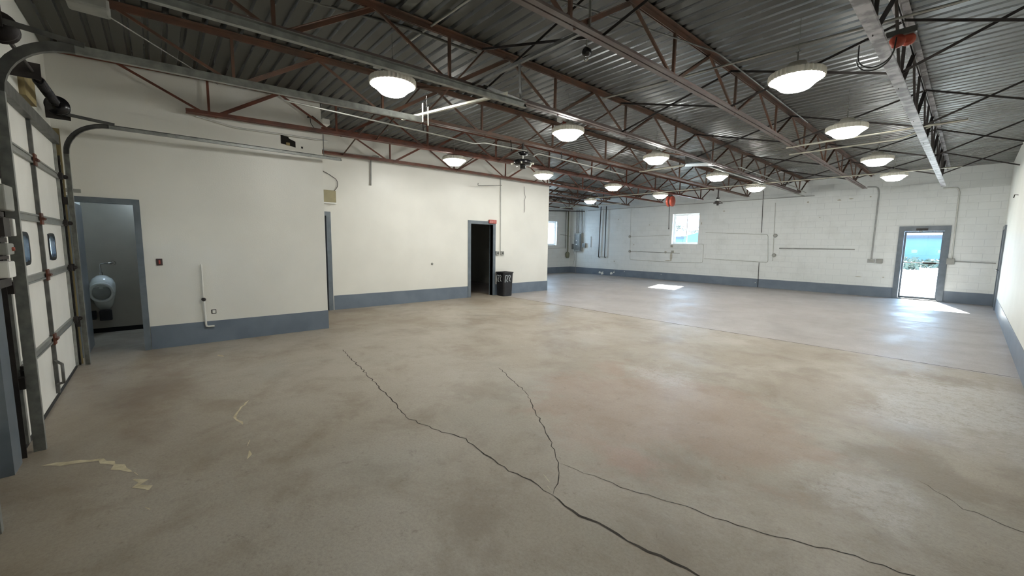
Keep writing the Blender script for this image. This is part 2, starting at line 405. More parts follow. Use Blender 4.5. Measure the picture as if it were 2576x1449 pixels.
strip('crack', [(-7.0,6.0),(-6.3,6.1),(-5.9,6.5)], .006, M['crack'], .02)
strip('crack', [(-.1,3.6),(.1,3.4),(.5,3.35)], .006, M['crack'], .02)
struct_j = strip('joint', [(-8.4,7.42),(-3.6,7.42),(.505,7.5)], .024, M['crack'], .002)
for pp, w in (([(-4.32,.55),(-4.14,.45),(-3.92,.40),(-3.77,.43)], .022), ([(-3.43,.43),(-3.34,.40)], .04), ([(-3.25,.40),(-3.13,.37)], .03),
              ([(-3.88,-.66),(-3.80,-.5),(-3.74,-.38),(-3.6,-.30)], .05), ([(-3.6,-.3),(-3.5,-.25),(-3.42,-.215)], .07), ([(-3.40,-.2),(-3.34,-.18)], .03),
              ([(-3.30,-.2),(-3.24,-.16),(-3.2,-.18),(-3.13,-.13),(-3.10,-.13)], .055), ([(-2.90,-.14),(-2.86,-.12)], .03), ([(-6.35,.5),(-6.2,.55)], .05), ([(-1.70,1.79),(-1.62,1.76)], .012), ([(-1.60,1.72),(-1.55,1.70)], .012), ([(-1.71,1.99),(-1.69,1.98)], .014), ([(-.245,3.60),(-.235,3.62)], .02)):
    strip('chalk_mark', pp, w, M['chalk'], .012)

# ---------------------------------------------------------------- glazed door in the far wall
d1 = sroot('door_1', ((DX0+DX1)/2, YF, 0), 'blue-framed glazed entrance door in the far wall, bright daylight behind')
fm = MB()
fm.box(DX0-.09, DX0+.03, YF-.03, YF+.12, 0, DZ+.12).box(DX1-.03, DX1+.09, YF-.03, YF+.12, 0, DZ+.12).box(DX0+.03, DX1-.03, YF-.03, YF+.12, DZ-.03, DZ+.12)
fm.build('door_frame', M['frameblue'], d1)
lf = MB(); y0, y1 = YF+.13, YF+.175
lf.box(DX0+.03, DX0+.075, y0, y1, .03, DZ-.03).box(DX1-.075, DX1-.03, y0, y1, .03, DZ-.03).box(DX0+.075, DX1-.075, y0, y1, DZ-.08, DZ-.03).box(DX0+.075, DX1-.075, y0, y1, .03, .085)
lf.build('door_leaf', M['frameblue'], d1)
MB().box(DX0+.075, DX1-.075, y0+.018, y0+.024, .085, DZ-.08).build('glass_pane', M['glass'], d1)
pb = MB(); pb.tube([(DX0+.06, y0-.05, 1.10), (DX1-.06, y0-.05, 1.10)], .012).box(-.93, -.66, y0-.07, y0-.03, 1.075, 1.125)
pb.build('push_bar', M['darksteel'], d1)
MB().box(DX0-.02, DX1+.02, YF-.02, YF+.24, 0, .028).build('threshold', M['galvdark'], d1)
cl = MB(); cl.box(-1.14, -.90, YF-.085, YF-.032, 2.05, 2.11).bar((-1.1, YF-.07, 2.045), (-1.02, YF+.1, 2.02), .02, .012)
cl.build('door_closer', M['darksteel'], d1)

# windows
def slider(name, loc, label, axis, a0, a1, z0, z1, p, sgn):
    """white vinyl slider; p = plane of the sash, sgn = outward"""
    r = sroot(name, loc, label)
    def bx(mb, aa, ab, pa, pb_, za, zb_):
        return mb.box(aa, ab, pa, pb_, za, zb_) if axis == 'Y' else mb.box(pa, pb_, aa, ab, za, zb_)
    f = MB(); w = .045; q = p+sgn*.07
    bx(f, a0, a0+w, p, q, z0, z1); bx(f, a1-w, a1, p, q, z0, z1); bx(f, a0+w, a1-w, p, q, z1-w, z1); bx(f, a0+w, a1-w, p, q, z0, z0+w)
    f.build('window_frame', M['vinyl'], r)
    mid = (a0+a1)/2
    for k, (sa, sb, off) in enumerate(((a0+w, mid+.025, .012), (mid-.025, a1-w, .04))):
        s_ = MB(); ss = .035; pa, pb_ = p+sgn*off, p+sgn*(off+.025)
        bx(s_, sa, sa+ss, pa, pb_, z0+w, z1-w); bx(s_, sb-ss, sb, pa, pb_, z0+w, z1-w); bx(s_, sa+ss, sb-ss, pa, pb_, z1-w-ss, z1-w); bx(s_, sa+ss, sb-ss, pa, pb_, z0+w, z0+w+ss)
        so = s_.build('sash', M['vinyl'], r)
        g = MB(); bx(g, sa+ss, sb-ss, pa+sgn*.01, pa+sgn*.014, z0+w+ss, z1-w-ss); g.build('glass_pane', M['glass'], so)
    return r
slider('window_1', ((WX0+WX1)/2, YF+.15, WZ0), 'white two-pane sliding window in the far wall', 'Y', WX0, WX1, WZ0, WZ1, YF+.14, 1)
slider('window_2', (XL-.12, (LY0+LY1)/2, LZ0), 'white window in the far left side wall beside the wall corner', 'X', LY0, LY1, LZ0, LZ1, XL-.10, -1)

# door_2: closed blue door at the far end of the right wall
d2 = sroot('door_2', (XR, 16.2, 0), 'blue-grey door frame at the far end of the right wall')
f = MB(); f.box(XR-.03, XR, 15.65, 15.76, 0, 2.12).box(XR-.03, XR, 16.62, 16.73, 0, 2.12).box(XR-.03, XR, 15.76, 16.62, 2.02, 2.12); f.build('door_frame', M['frameblue'], d2)
MB().box(XR-.014, XR, 15.76, 16.62, 0, 2.02).build('door_leaf', M['blue'], d2)
MB().lathe((XR-.05, 15.83, 1.0), [(.0,-.03),(.028,-.02),(.028,.01),(.01,.02),(.01,.04)], 12, 'X').build('door_knob', M['chrome'], d2)

def frame_x(parent, x, y0, y1, z1, w=.055, depth=.16, name='door_frame'):
    f = MB(); f.box(x-depth, x+.018, y0-w, y0, 0, z1+w).box(x-depth, x+.018, y1, y1+w, 0, z1+w).box(x-depth, x+.018, y0, y1, z1, z1+w)
    return f.build(name, M['frameblue'], parent)
d3 = sroot('door_3', (XA, -.47, 0), 'blue-grey open doorway into the dim washroom'); 
f = MB(); f.box(XA-.13, XA+.018, -.785, -.74, 0, 1.99).box(XA-.13, XA+.018, -.21, -.145, 0, 1.99).box(XA-.13, XA+.018, -.74, -.21, 1.925, 1.99); f.build('door_frame', M['frameblue'], d3)
f = MB(); f.box(XA-.75, XA-.13, -.775, -.742, .01, 1.92); f.build('door_leaf', M['frameblue'], d3)
d4 = sroot('door_4', (XB, 6.85, 0), 'blue-grey framed doorway to a black unlit room, bin beside it'); frame_x(d4, XB, 6.467, 7.243, 2.03, .09)
d5 = sroot('door_5', (XB, 2.4, 0), 'blue-grey doorway half hidden behind the near white wall'); frame_x(d5, XB, 2.0, 2.72, 2.03, .09)
MB().box(XB-.1, XB-.06, 2.02, 2.68, .01, 2.02).build('door_leaf', M['black'], d5)  # black sheet painting in the dark interior of this opening

# washroom interior
struct(MB().box(-9.09, -9.0, YG-.06, YA-.12, 0, 3.0).build('wall_washroom_back', M['bathwall']))
struct(MB().box(-9.0, XA-.12, .95, 1.03, 0, 3.0).build('wall_washroom_side', M['bathwall']))
struct(MB().box(-9.0, XA-.12, YG-.06, .95, 2.5, 2.56).build('ceiling_washroom', M['white']))
struct(MB().box(-9.0, -8.985, YG-.05, .95, 0, .07).build('baseboard_washroom_back', M['hole']))
ur = thing('urinal', (-9.0, -.69, .4), 'white porcelain urinal on the washroom back wall seen through the near doorway', 'urinal')
u = MB()
rings = [(.36,.05,.05,.0),(.42,.09,.12,.02),(.50,.115,.18,.02),(.60,.135,.24,.01),(.70,.145,.28,0),(.78,.142,.26,0),(.85,.115,.20,0),(.89,.07,.12,0)]
vs = []; n = 16
for z, hw, dp, _ in rings:
    for k in range(n):
        a = PI*k/(n-1); vs.append((-9.0+dp*math.sin(a)**.7, -.69-hw*math.cos(a), z + .03*math.sin(a)))
fs = []
for i in range(len(rings)-1):
    for k in range(n-1): fs.append((i*n+k, i*n+k+1, (i+1)*n+k+1, (i+1)*n+k))
fs.append(tuple(reversed(range(n)))); fs.append(tuple(range((len(rings)-1)*n, len(rings)*n)))
u.add(vs, fs, True).build('bowl', M['porcelain'], ur)
cz = .66
rim = []
for k in range(25):
    a = 2*PI*k/24; rim.append((-9.0+.255+.03*math.sin(a), -.69+.125*math.cos(a), cz+.14*math.sin(a)))
MB().tube(rim, .022, 8).build('rim', M['porcelain'], ur)
MB().lathe((-8.76, -.69, cz), [(.112,.0),(.09,.035),(.0,.04)], 20, 'X').build('basin', M['greybox'], ur)
MB().tube([(-8.9,-.69,.88),(-8.9,-.69,1.09),(-8.9,-.64,1.10),(-8.9,-.56,1.10),(-8.985,-.55,1.10)], .010).lathe((-8.985,-.55,1.10), [(.035,0),(.03,.02)], 12, 'X').lathe((-8.9,-.69,.90), [(.022,0),(.022,.06)], 10).build('flush_pipe', M['chrome'], ur)
wl = thing('added_washroom_lamp', (-8.85,-.02,2.5), 'added cool white lamp unseen above the washroom doorway, brightening the back wall', 'lamp')  # unseen lamp added to brighten the washroom back wall
MB().box(-8.96,-8.72,-.16,.12,2.40,2.5).build('housing', M['white'], wl)
MB().box(-8.94,-8.74,-.14,.10,2.375,2.40).build('tube', emis('added_cool_glow', (.80,.90,1), 60), wl)
tr = thing('dark_block', (-9.0,-.69,.3), 'black block on the washroom wall directly under the urinal', 'cover')
MB().box(-9.0,-8.9,-.75,-.61,.20,.36).build('cover', M['black'], tr, .01)  # plain black block for a dark spot below the urinal
tr = thing('dark_block', (-9.0,-.83,.3), 'narrow black block left of the one under the urinal', 'cover')
MB().box(-9.0,-8.93,-.84,-.785,.22,.36).build('cover', M['black'], tr, .01)  # second, narrower black block for the neighbouring dark spot

# ---------------------------------------------------------------- roof joists
JX = [-.66, -2.28, -3.92, -5.45, -7.05, -8.71, -10.32, -11.99, -13.60]
OFF = [.95, .90, .82, .73, .64, .64, .65, .6, .6]
names = ['wide pale grey steel roof joist nearest the right wall',
 'grey-brown open-web roof joist second from the right wall',
 'grey-brown open-web roof joist third from the right wall',
 'brown open-web roof joist with orange top edge, fourth from the right wall',
 'rust-red open-web roof joist hanging in front of the near white wall',
 'rust-red roof joist running just in front of the wall with the dark doorway',
 'brown open-web roof joist just beyond the end of the office wall',
 'brown open-web roof joist second from the far left wall',
 'dark brown roof joist closest to the far left wall']
WEB = ['darksteel','brown','brown','brown','red','red','brown','brown','brown']
CHD = ['beamgrey','greybrown','greybrown','brown','red','red','brown','brown','brown']
for j, X in enumerate(JX):
    ys = YG if X > XA else (YA if X > XB else YB)
    ye = YF
    bs = .39 if X > XA else (2.57 if X > XB else YB+.02)
    be = 16.0
    big = (j == 0)
    J = thing('roof_joist', (X, (ys+ye)/2, zb(8)), names[j], 'joist', 'open-web roof joists')
    # top chord: pair of angles under the deck
    tcm = MB(); bcm = MB()
    seg = [ys + (ye-ys)*i/12 for i in range(13)]
    for a, b_ in zip(seg, seg[1:]):
        for s_ in (-1, 1):
            tcm.bar((X+s_*.035, a, zd(a)-.010), (X+s_*.035, b_, zd(b_)-.010), .055, .008)
            tcm.bar((X+s_*.010, a, zd(a)-.035), (X+s_*.010, b_, zd(b_)-.035), .006, .050)
    tcm.build('top_chord', M[WEB[j] if not big else 'beamgrey'], J)
    seg = [bs + (be-bs)*i/12 for i in range(13)]
    dz = -.09 if big else 0
    hw = .04 if big else .05
    for a, b_ in zip(seg, seg[1:]):
        za, zb_ = zb(a)+dz, zb(b_)+dz
        for s_ in (-1, 1):
            bcm.bar((X+s_*(.008+hw/2), a, za+.004), (X+s_*(.008+hw/2), b_, zb_+.004), hw, .008)
            bcm.bar((X+s_*.010, a, za+.03), (X+s_*.010, b_, zb_+.03), .006, .055)
        if big: bcm.bar((X, a, za), (X, b_, zb_), .085, .006)
    bcm.build('bottom_chord', M[CHD[j]], J)
    y = OFF[j]; P = 1.68
    sx = .022 if X < -7 else .026
    wm = M[WEB[j]]
    ytop_prev = None
    while y < be:
        if y > bs-.05:
            zt = lambda q: zd(q)-.03
            zl = lambda q: zb(q)+dz+.02
            MB().bar((X, y, zl(y)), (X, y, zt(y)), .028, .028, (0,1,0)).build('vertical_web', wm, J)
            yl = max(y-P/2, ys+.02)
            first = (y-P < bs-.05)
            if first and ys < y: yl = max(ys+.02, y-P*.55)
            if yl >= ys: MB().bar((X, y-.05, zl(y)), (X, yl, zt(yl)), .026, .022, (1,0,0)).build('diagonal_web', wm, J)
            yr = min(y+P/2, ye-.05)
            MB().angle((X-.02, y+.05, zl(y)), (X-.02, yr, zt(yr)), .042, .006, 1, (1,0,0)).build('diagonal_web', wm, J)
        y += P

# cross bracing between joists
rows = [2.95, 5.72, 8.4, 11.2, 13.9]
rn = ['nearest the overhead doors','second row from overhead doors','middle row','second row from far wall','row nearest far wall']
bays = [(XR, JX[0])] + [(JX[i], JX[i+1]) for i in range(8)]
bn = ['against the right wall','left of the pale grey joist','in third bay from right wall','in fourth bay from right wall','in fifth bay from right wall','in sixth bay from right wall','in seventh bay from right wall','in eighth bay from right wall','in bay closest to far left wall']
for r_, yy in enumerate(rows):
    for i, (xa, xb) in enumerate(bays):
        if xa < XA and yy < YB and not (xb > XB): continue
        if xb < XB and yy < YB: continue
        if i == 0 and yy < 5: continue
        z0, z1 = zb(yy)+.03, zd(yy)-.04
        B = thing('cross_brace', ((xa+xb)/2, yy, z0), 'thin X brace %s, %s' % (bn[i], rn[r_]), 'brace', 'X braces between the roof joists')
        mt = M['darksteel'] if i < 3 else M['brown']
        MB().angle((xa, yy-.02, z0-(.06 if i == 1 else 0)), (xb, yy-.02, z1), .026, .005, 1, (0,1,0)).build('brace_bar', mt, B)
        MB().angle((xa, yy+.02, z1), (xb, yy+.02, z0-(.06 if i == 0 else 0)), .026, .005, 1, (0,1,0)).build('brace_bar', mt, B)

# ---------------------------------------------------------------- high-bay lamps
lamps = [(-1.35,5.03),(-1.37,7.66),(-1.38,10.63),(-1.38,13.19),
         (-4.36,2.05),(-4.28,4.87),(-4.29,7.52),(-4.30,10.45),(-4.30,13.13),
         (-7.27,4.75),(-7.20,7.32),(-7.16,10.22),(-7.16,12.96),(-10.0,12.80)]
lab = ['largest glowing round high-bay lamp, nearest in the right-hand row','second glowing lamp of the right-hand row, under the pale conduit','third glowing lamp of the right-hand row','farthest glowing lamp of the right-hand row, by the far wall',
 'glowing finned high-bay lamp closest to the overhead doors','glowing high-bay lamp second in the middle row, red tag on its driver box','glowing lamp third in the middle row, in front of the grey ceiling box','glowing lamp fourth in the middle row, beyond the grey ceiling box','farthest glowing lamp of the middle row, left of the far glazed door',
 'glowing lamp partly behind the rust-red joist, above the wall with the dark doorway','glowing lamp cut by joist webs just above the end corner of the office wall','glowing lamp third in the left row, in front of the far left corner','glowing lamp farthest in the left row, beside the red hose reel','smallest glowing lamp, alone nearest the electrical cabinet']
LZ = 3.20
def make_lamp():
    t_ = thing('high_bay_lamp', (0,0,0), lab[0], 'lamp', 'round high-bay ceiling lamps')
    MB().lathe((0,0,0), [(.165,.0),(.243,-.004),(.25,.008),(.25,.055),(.235,.068),(.165,.068)], 72, 'Z', False, lambda k, h: 1 if k % 2 else .955).build('finned_rim', M['lamprim'], t_)
    MB().lathe((0,0,0), [(.17,.05),(.16,.10),(.10,.115),(.08,.16),(.0,.16)], 32).build('heat_sink', M['lamprim'], t_)
    MB().lathe((0,0,0), [(.212,-.001),(.205,-.022),(.175,-.045),(.135,-.085),(.12,-.093),(.0,-.097)], 40).build('lens', M['lens'], t_)
    MB().tube([(0,0,.15),(0,0,.27)], .008).tube([(0,0,.29),(0,0,.59)], .003, 5).tube([(-.02,0,.27),(0,0,.30),(.02,0,.27),(0,0,.255),(-.02,0,.27)], .005, 6).build('hook', M['conduit'], t_)
    return t_
L0 = make_lamp()
L0ch = list(L0.children)
for i, (x, y) in enumerate(lamps):
    if i == 0: r = L0
    else:
        r = L0.copy(); COL.objects.link(r)
        for c in L0ch:
            d = c.copy(); COL.objects.link(d); d.parent = r
    r.location = (x, y, LZ); r['label'] = lab[i]
    if i in (4, 5):
        b_ = MB(); b_.box(x-.05, x+.05, y-.2, y-.12, LZ+.14, LZ+.2); b_.build('driver_box', M['white'], r)
    if i == 5:
        MB().box(x+.03, x+.034, y-.16, y-.06, LZ+.07, LZ+.14).build('tag', M['redplastic'], r)

# ---------------------------------------------------------------- conduits, cables
def run(name, pts, r_, mat, label, cat='conduit', group=None, n=8, rad=.08):
    """tube with rounded bends"""
    P = [Vector(p) for p in pts]; out = [P[0]]
    for i in range(1, len(P)-1):
        a, b_, c = P[i-1], P[i], P[i+1]; da = (a-b_); dc = (c-b_); q = min(rad, da.length*.45, dc.length*.45)
        da.normalize(); dc.normalize(); s_ = b_+da*q; e_ = b_+dc*q
        for k in range(5):
            u_ = k/4; out.append(s_*(1-u_)**2 + b_*2*u_*(1-u_) + e_*u_**2)
    out.append(P[-1])
    o = MB().tube(out, r_, n).build(name, mat)
    return tag(o, label, cat, group)
G1 = 'conduits running under the roof'
run('conduit', [(-3.6,4.80,3.52),(-1.35,4.99,3.52),(-.2,5.1,3.52)], .012, M['conduit'], 'thin pale conduit above the largest lamp of the right-hand row', group=G1)
run('conduit', [(-2.4,8.72,3.30),(-.2,8.60,3.30)], .016, M['galvbright'], 'upper bright conduit running behind the second right-hand lamp', group=G1)
run('conduit', [(-2.5,9.3,3.28),(-.95,9.25,3.28),(-.6,9.2,3.4)], .013, M['galvbright'], 'lower bright conduit just beyond the second right-hand lamp, bent up at the pale joist', group=G1)
run('conduit', [(-5.55,9.0,3.30),(-4.45,9.0,3.30)], .022, M['galvbright'], 'thick short bright conduit ending at the grey ceiling box', group=G1)
run('conduit', [(-4.0,9.25,3.25),(-3.98,14.5,3.25),(-3.98,16.86,3.27)], .016, M['conduit'], 'conduit running lengthwise from the grey ceiling box to the far wall', group=G1)
run('conduit', [(-4.25,10.1,3.36),(-3.86,10.6,3.40),(-3.86,15.2,3.40),(-3.86,16.5,3.34)], .013, M['conduit'], 'thinner conduit beside the lengthwise one from the grey ceiling box', group=G1)
run('conduit', [(-7.4,12.6,3.27),(-3.6,12.84,3.27),(-.3,13.05,3.27)], .014, M['galvbright'], 'long pale conduit crossing the far lamp row from side to side', group=G1)
run('conduit', [(-13.3,14.7,3.27),(-10.0,14.9,3.27)], .018, M['galvbright'], 'pale conduit near the far left corner above the electrical cabinet', group=G1)
run('conduit', [(-9.9,12.5,3.27),(-7.3,12.65,3.27)], .016, M['galvbright'], 'pale conduit just under the joists left of the red hose reel', group=G1)
run('conduit', [(-5.4,1.2,3.10),(-5.4,3.4,3.085),(-5.4,3.9,3.07),(-5.4,4.1,3.12),(-5.4,5.05,3.14)], .011, M['conduit'], 'thin kinked conduit under the brown joist leading to the black fan motor', group=G1)
run('conduit', [(-5.4,5.22,3.07),(-5.4,5.32,3.14),(-5.4,8.1,3.10)], .012, M['conduit'], 'thin conduit under the brown joist beyond the black fan motor', group=G1)
run('conduit', [(-7.17,.5,3.17),(-7.17,.95,3.10),(-7.15,2.2,3.13)], .012, M['whiteconduit'], 'thin white conduit sagging below the near track in front of the near wall', group=G1)
run('conduit', [(XB+.03,2.2,3.37),(XB+.03,3.6,3.39),(XB+.03,9.3,3.42)], .011, M['greyconduit'], 'thin conduit running lengthwise along the top of the office wall', group=G1)
run('conduit', [(-4.5,.2,3.72),(-4.1,2.15,3.72),(-3.97,2.9,3.66)], .016, M['galvdark'], 'thick dull grey pipe under the deck above the upper door track', 'pipe')
run('conduit', [(-4.4,2.25,3.72),(-2.5,2.33,3.72)], .012, M['conduit'], 'bright strip conduit crossing under the deck behind the dull grey pipe', group=G1)
run('conduit', [(-2.6,2.6,3.60),(-2.05,4.78,3.62),(-2.05,8.5,3.62)], .008, M['galvdark'], 'grey conduit running lengthwise high between the two right-most joists', group=G1)
run('rod', [(-5.52,-.22,3.55),(-7.0,.75,3.60)], .006, M['conduit'], 'thin pale rod slanting from the grey box at the top left', 'rod')
g_ = thing('junction_box', (-5.5,-.34,3.6), 'dusty pale grey box under the deck at the top left corner', 'box')
MB().box(-5.62,-5.40,-.48,-.20,3.55,3.69).build('body', M['greybox'], g_, .02)

for cn, ys_ in (('kinked', (1.6, 3.0, 4.7)), ('beyond the black', (6.0, 7.6))):
    for o in [q for q in bpy.data.objects if cn in q.get('label', '') and q.name.startswith('conduit')]:
        for yy in ys_: MB().bar((-5.4, yy, 3.08), (-5.43, yy, 3.27), .02, .006, (0,1,0)).build('clip', M['darksteel'], o)
run('rod', [(-8.85,6.53,3.10),(-8.85,6.52,3.03),(-8.85,7.35,3.12)], .008, M['galvdark'], 'thin bent rod hanging just under the lower red joist at the office wall', 'rod')
vt = thing('wall_vent', (XL,15.5,3.6), 'small black round vent high on the far left wall', 'vent')
MB().lathe((XL,15.55,3.72), [(.07,0),(.07,.03),(.0,.03)], 14, 'X').build('opening', M['black'], vt)
hk = thing('wall_hook', (XR,13.0,2.6), 'small dark hook on the right wall above eye level', 'hook')
MB().tube([(XR,13.0,2.60),(XR-.05,12.9,2.60),(XR-.06,12.9,2.54)], .008).build('hook', M['darksteel'], hk)
run('strap', [(-2.28,2.83,3.30),(-2.28,2.83,3.70)], .012, M['conduit'], 'pale vertical rod beside the near end of the long grey-brown joist', 'rod')
G2 = 'conduits on the far wall'
yw = YF-.02
def fw(pts, mat='whiteconduit', r_=.012, label='', group=G2, name='conduit'):
    return run(name, [(x, yw, z) for x, z in pts], r_, M[mat], label, group=group)
fw([(-10.78,3.25),(-10.72,.84),(-8.55,.80),(-7.30,.84),(-7.30,1.60),(-7.5,1.60)], 'whiteconduit', .009, 'thin white conduit looping down and under the far wall window')
fw([(-10.68,1.93),(-8.8,1.97)], 'whiteconduit', .010, 'thin white horizontal conduit left of the far wall window')
fw([(-10.68,1.235),(-8.3,1.20)], 'greyconduit', .012, 'grey horizontal conduit below and left of the far wall window')
fw([(-7.25,2.07),(-5.00,1.97),(-4.93,.95),(-7.25,1.01)], 'whiteconduit', .011, 'white conduit forming a rectangle right of the far wall window')
fw([(-5.26,3.57),(-5.22,2.04)], 'darksteel', .009, 'dark upper stretch of thin pipe on the far wall')
fw([(-5.22,.93),(-5.2,.0)], 'darksteel', .009, 'dark lower stretch of thin pipe reaching the floor at the far wall')
fw([(-4.84,3.1),(-4.78,1.0)], 'whiteconduit', .012, 'white vertical conduit joining the two small round boxes')
fw([(-4.60,1.47),(-2.50,1.47)], 'greyconduit', .020, 'thick grey horizontal conduit left of the far glazed door')
fw([(-2.35,3.42),(-2.10,3.40),(-2.06,3.2),(-2.07,1.16)], 'greyconduit', .020, 'grey vertical conduit dropping to paired boxes left of the far door')
fw([(-.70,3.23),(-.42,3.23),(-.38,3.1),(-.36,1.22)], 'whiteconduit', .018, 'white vertical conduit dropping beside the far door on its right')
fw([(-.34,1.17),(.45,1.15)], 'greyconduit', .014, 'grey horizontal conduit between the far door and the right wall')
fw([(-13.06,1.94),(-13.05,1.39)], 'greyconduit', .014, 'short grey vertical conduit stub right of the electrical cabinet')
G3 = 'small boxes on the far wall'
def wbox(x, z, w, h, mat, label, dp=.05, name='outlet_box', cat='box', group=G3, round_=False):
    r = thing(name, (x, YF, z), label, cat, group)
    if round_: MB().lathe((x, YF-dp, z), [(w/2*.8,0),(w/2,.01),(w/2,dp)], 14, 'Y').build('body', M[mat], r)
    else: MB().box(x-w/2, x+w/2, YF-dp, YF, z-h/2, z+h/2).build('body', M[mat], r, .006)
    MB().box(x-w*.3, x+w*.3, YF-dp-.006, YF-dp, z-h*.3, z+h*.3).build('cover_plate', M['greybox'], r)
    return r
wbox(-10.78,1.93,.12,.12,'greyconduit','upper round box on the far wall left of the window',round_=True)
wbox(-10.75,1.23,.12,.12,'greyconduit','lower round box on the far wall left of the window',round_=True)
wbox(-4.76,1.93,.13,.14,'greybox','upper round box on the far wall right of the rectangle of conduit',round_=True)
wbox(-4.75,1.22,.13,.14,'greybox','lower round box on the far wall right of the rectangle of conduit',round_=True)
wbox(-2.08,1.12,.16,.11,'greyconduit','left one of the paired boxes left of the far glazed door')
wbox(-1.88,1.12,.16,.13,'greybox','right one of the paired boxes left of the far glazed door')
wbox(-.38,1.17,.16,.17,'greybox','grey switch box just right of the far glazed door')
wbox(-8.67,1.50,.11,.10,'scuff','small scuffed box at the lower left corner of the far window',dp=.03)
wbox(-8.62,1.26,.10,.10,'scuff','small scuffed box below the far window on the grey conduit',dp=.03)
# scuffs & dark spots on the far wall
m = MB()
for x, z, w, h in ((-8.68,1.05,.12,.5),(-8.8,.86,.35,.05),(-8.95,1.23,.12,.12),(-3.87,3.06,.06,.07),(-3.02,3.07,.12,.05),(-2.72,3.09,.14,.04),(-2.25,3.12,.05,.05),(-3.5,2.53,.04,.04),(-11.45,2.75,.06,.06),(-11.6,.72,.07,.06),(-10.55,1.55,.05,.05),(-9.8,2.45,.05,.05),(-7.45,2.45,.04,.12),(-6.6,2.9,.1,.04),(-1.75,.62,.05,.04),(-2.35,.6,.2,.02)):
    m.lathe((x, YF-.0025, z), [(.5,0),(.5,.0015)], 10, 'Y', False, lambda k, hh: 1)
    for v in m.v[-40:]:
        pass
    # squash the disc to w x h
    for v in m.v[-(20+10+10):]:
        v.x = x+(v.x-x)*w*(.7+.3*random.random()); v.z = z+(v.z-z)*h*(.7+.3*random.random())
o = m.build('trim_3', M['scuff']); struct(o, 'small scuffs and plugged holes in the far wall paint')

# pipes near the far left corner
run('pipe', [(-12.45,YF-.08,3.42),(-12.50,YF-.08,.95),(-12.50,YF-.02,.87)], .022, M['darksteel'], 'left one of two dark vertical pipes on the far wall', 'pipe', 'dark vertical pipes on the far wall')
run('pipe', [(-12.13,YF-.08,3.42),(-12.13,YF-.08,.95),(-12.13,YF-.02,.87)], .022, M['darksteel'], 'right one of two dark vertical pipes on the far wall', 'pipe', 'dark vertical pipes on the far wall')
run('pipe', [(-12.6,YF-.05,.93),(-11.95,YF-.05,.93)], .008, M['greyconduit'], 'thin cross pipe joining the feet of the two dark vertical pipes', 'pipe')
run('pipe', [(-14.40,16.62,3.3),(-14.38,16.62,1.2),(-14.38,16.6,1.1)], .03, M['olive'], 'grey-green vertical pipe in the far left corner', 'pipe')
run('pipe', [(-14.42,16.45,3.3),(-14.42,16.45,1.3)], .015, M['galvdark'], 'thin grey vertical pipe beside the grey-green corner pipe', 'pipe')
run('pipe', [(XL+.05,13.0,3.22),(XL+.08,15.2,3.22),(-13.3,16.6,3.22)], .022, M['darksteel'], 'dark horizontal pipe below the joists in the far left corner', 'pipe')
c_ = thing('meter', (-14.38,16.6,.95), 'dusty olive cylindrical meter at the foot of the corner pipe', 'meter')
MB().lathe((-14.38,16.6,.80), [(.06,0),(.10,.03),(.11,.25),(.07,.31),(.03,.32)], 18).build('body', M['olive'], c_)
cab = thing('electrical_cabinet', (-13.83,YF,1.15), 'grey upright electrical cabinet on the far wall beside the left corner', 'cabinet')
MB().box(-14.08,-13.60,YF-.14,YF,1.16,2.12).build('body', M['greybox'], cab, .008)
dd = MB().box(-14.05,-13.72,YF-.155,YF-.14,1.22,2.06).build('door', M['galvdark'], cab, .004, 'slightly darker grey cabinet door')
MB().box(-13.95,-13.88,YF-.158,YF-.155,1.70,1.76).box(-13.95,-13.87,YF-.158,YF-.155,1.5,1.56).build('sticker', M['white'], dd)
MB().box(-13.68,-13.62,YF-.155,YF-.14,1.2,2.08).build('latch_strip', M['darksteel'], cab)
b_ = thing('fuse_box', (-14.18,YF,1.4), 'small dark grey box left of the electrical cabinet', 'box'); MB().box(-14.27,-14.10,YF-.11,YF,1.27,1.55).build('body', M['galvdark'], b_, .008)
b_ = thing('fuse_box', (-13.46,YF,1.48), 'small grey box right of the electrical cabinet', 'box'); MB().box(-13.57,-13.36,YF-.11,YF,1.36,1.60).build('body', M['greybox'], b_, .008); MB().box(-13.53,-13.40,YF-.116,YF-.11,1.40,1.56).build('cover_plate', M['galvdark'], b_)
for k, (x, rr) in enumerate(((-14.02,.012),(-13.94,.02),(-13.84,.012),(-13.70,.022),(-13.60,.012),(-13.48,.010))):
    run('conduit', [(x,YF-.05,2.12 if x < -13.58 else 1.6),(x-.02,YF-.05,3.35)], rr, M['greyconduit' if k % 2 else 'galvdark'], ['leftmost','second','third','fourth','fifth','rightmost'][k]+' vertical conduit rising from the electrical cabinet', group='conduits rising from the electrical cabinet')
run('conduit', [(-14.0,YF-.03,1.16),(-14.0,YF-.03,.0)], .010, M['greyconduit'], 'thin conduit dropping from the cabinet to the floor')
run('cable', [(-14.25,YF-.03,1.2),(-14.1,YF-.03,.95),(-14.12,YF-.03,.7),(-14.2,YF-.03,.45)], .008, M['greyconduit'], 'loose grey cable hanging below the electrical cabinet', 'cable')
run('conduit', [(XL+.02,15.2,1.30),(XL+.02,16.5,1.33)], .010, M['whiteconduit'], 'thin white conduit under the far left window')
run('conduit', [(XL+.02,16.1,2.05),(XL+.02,16.9,1.96)], .014, M['greyconduit'], 'short grey conduit right of the far left window')

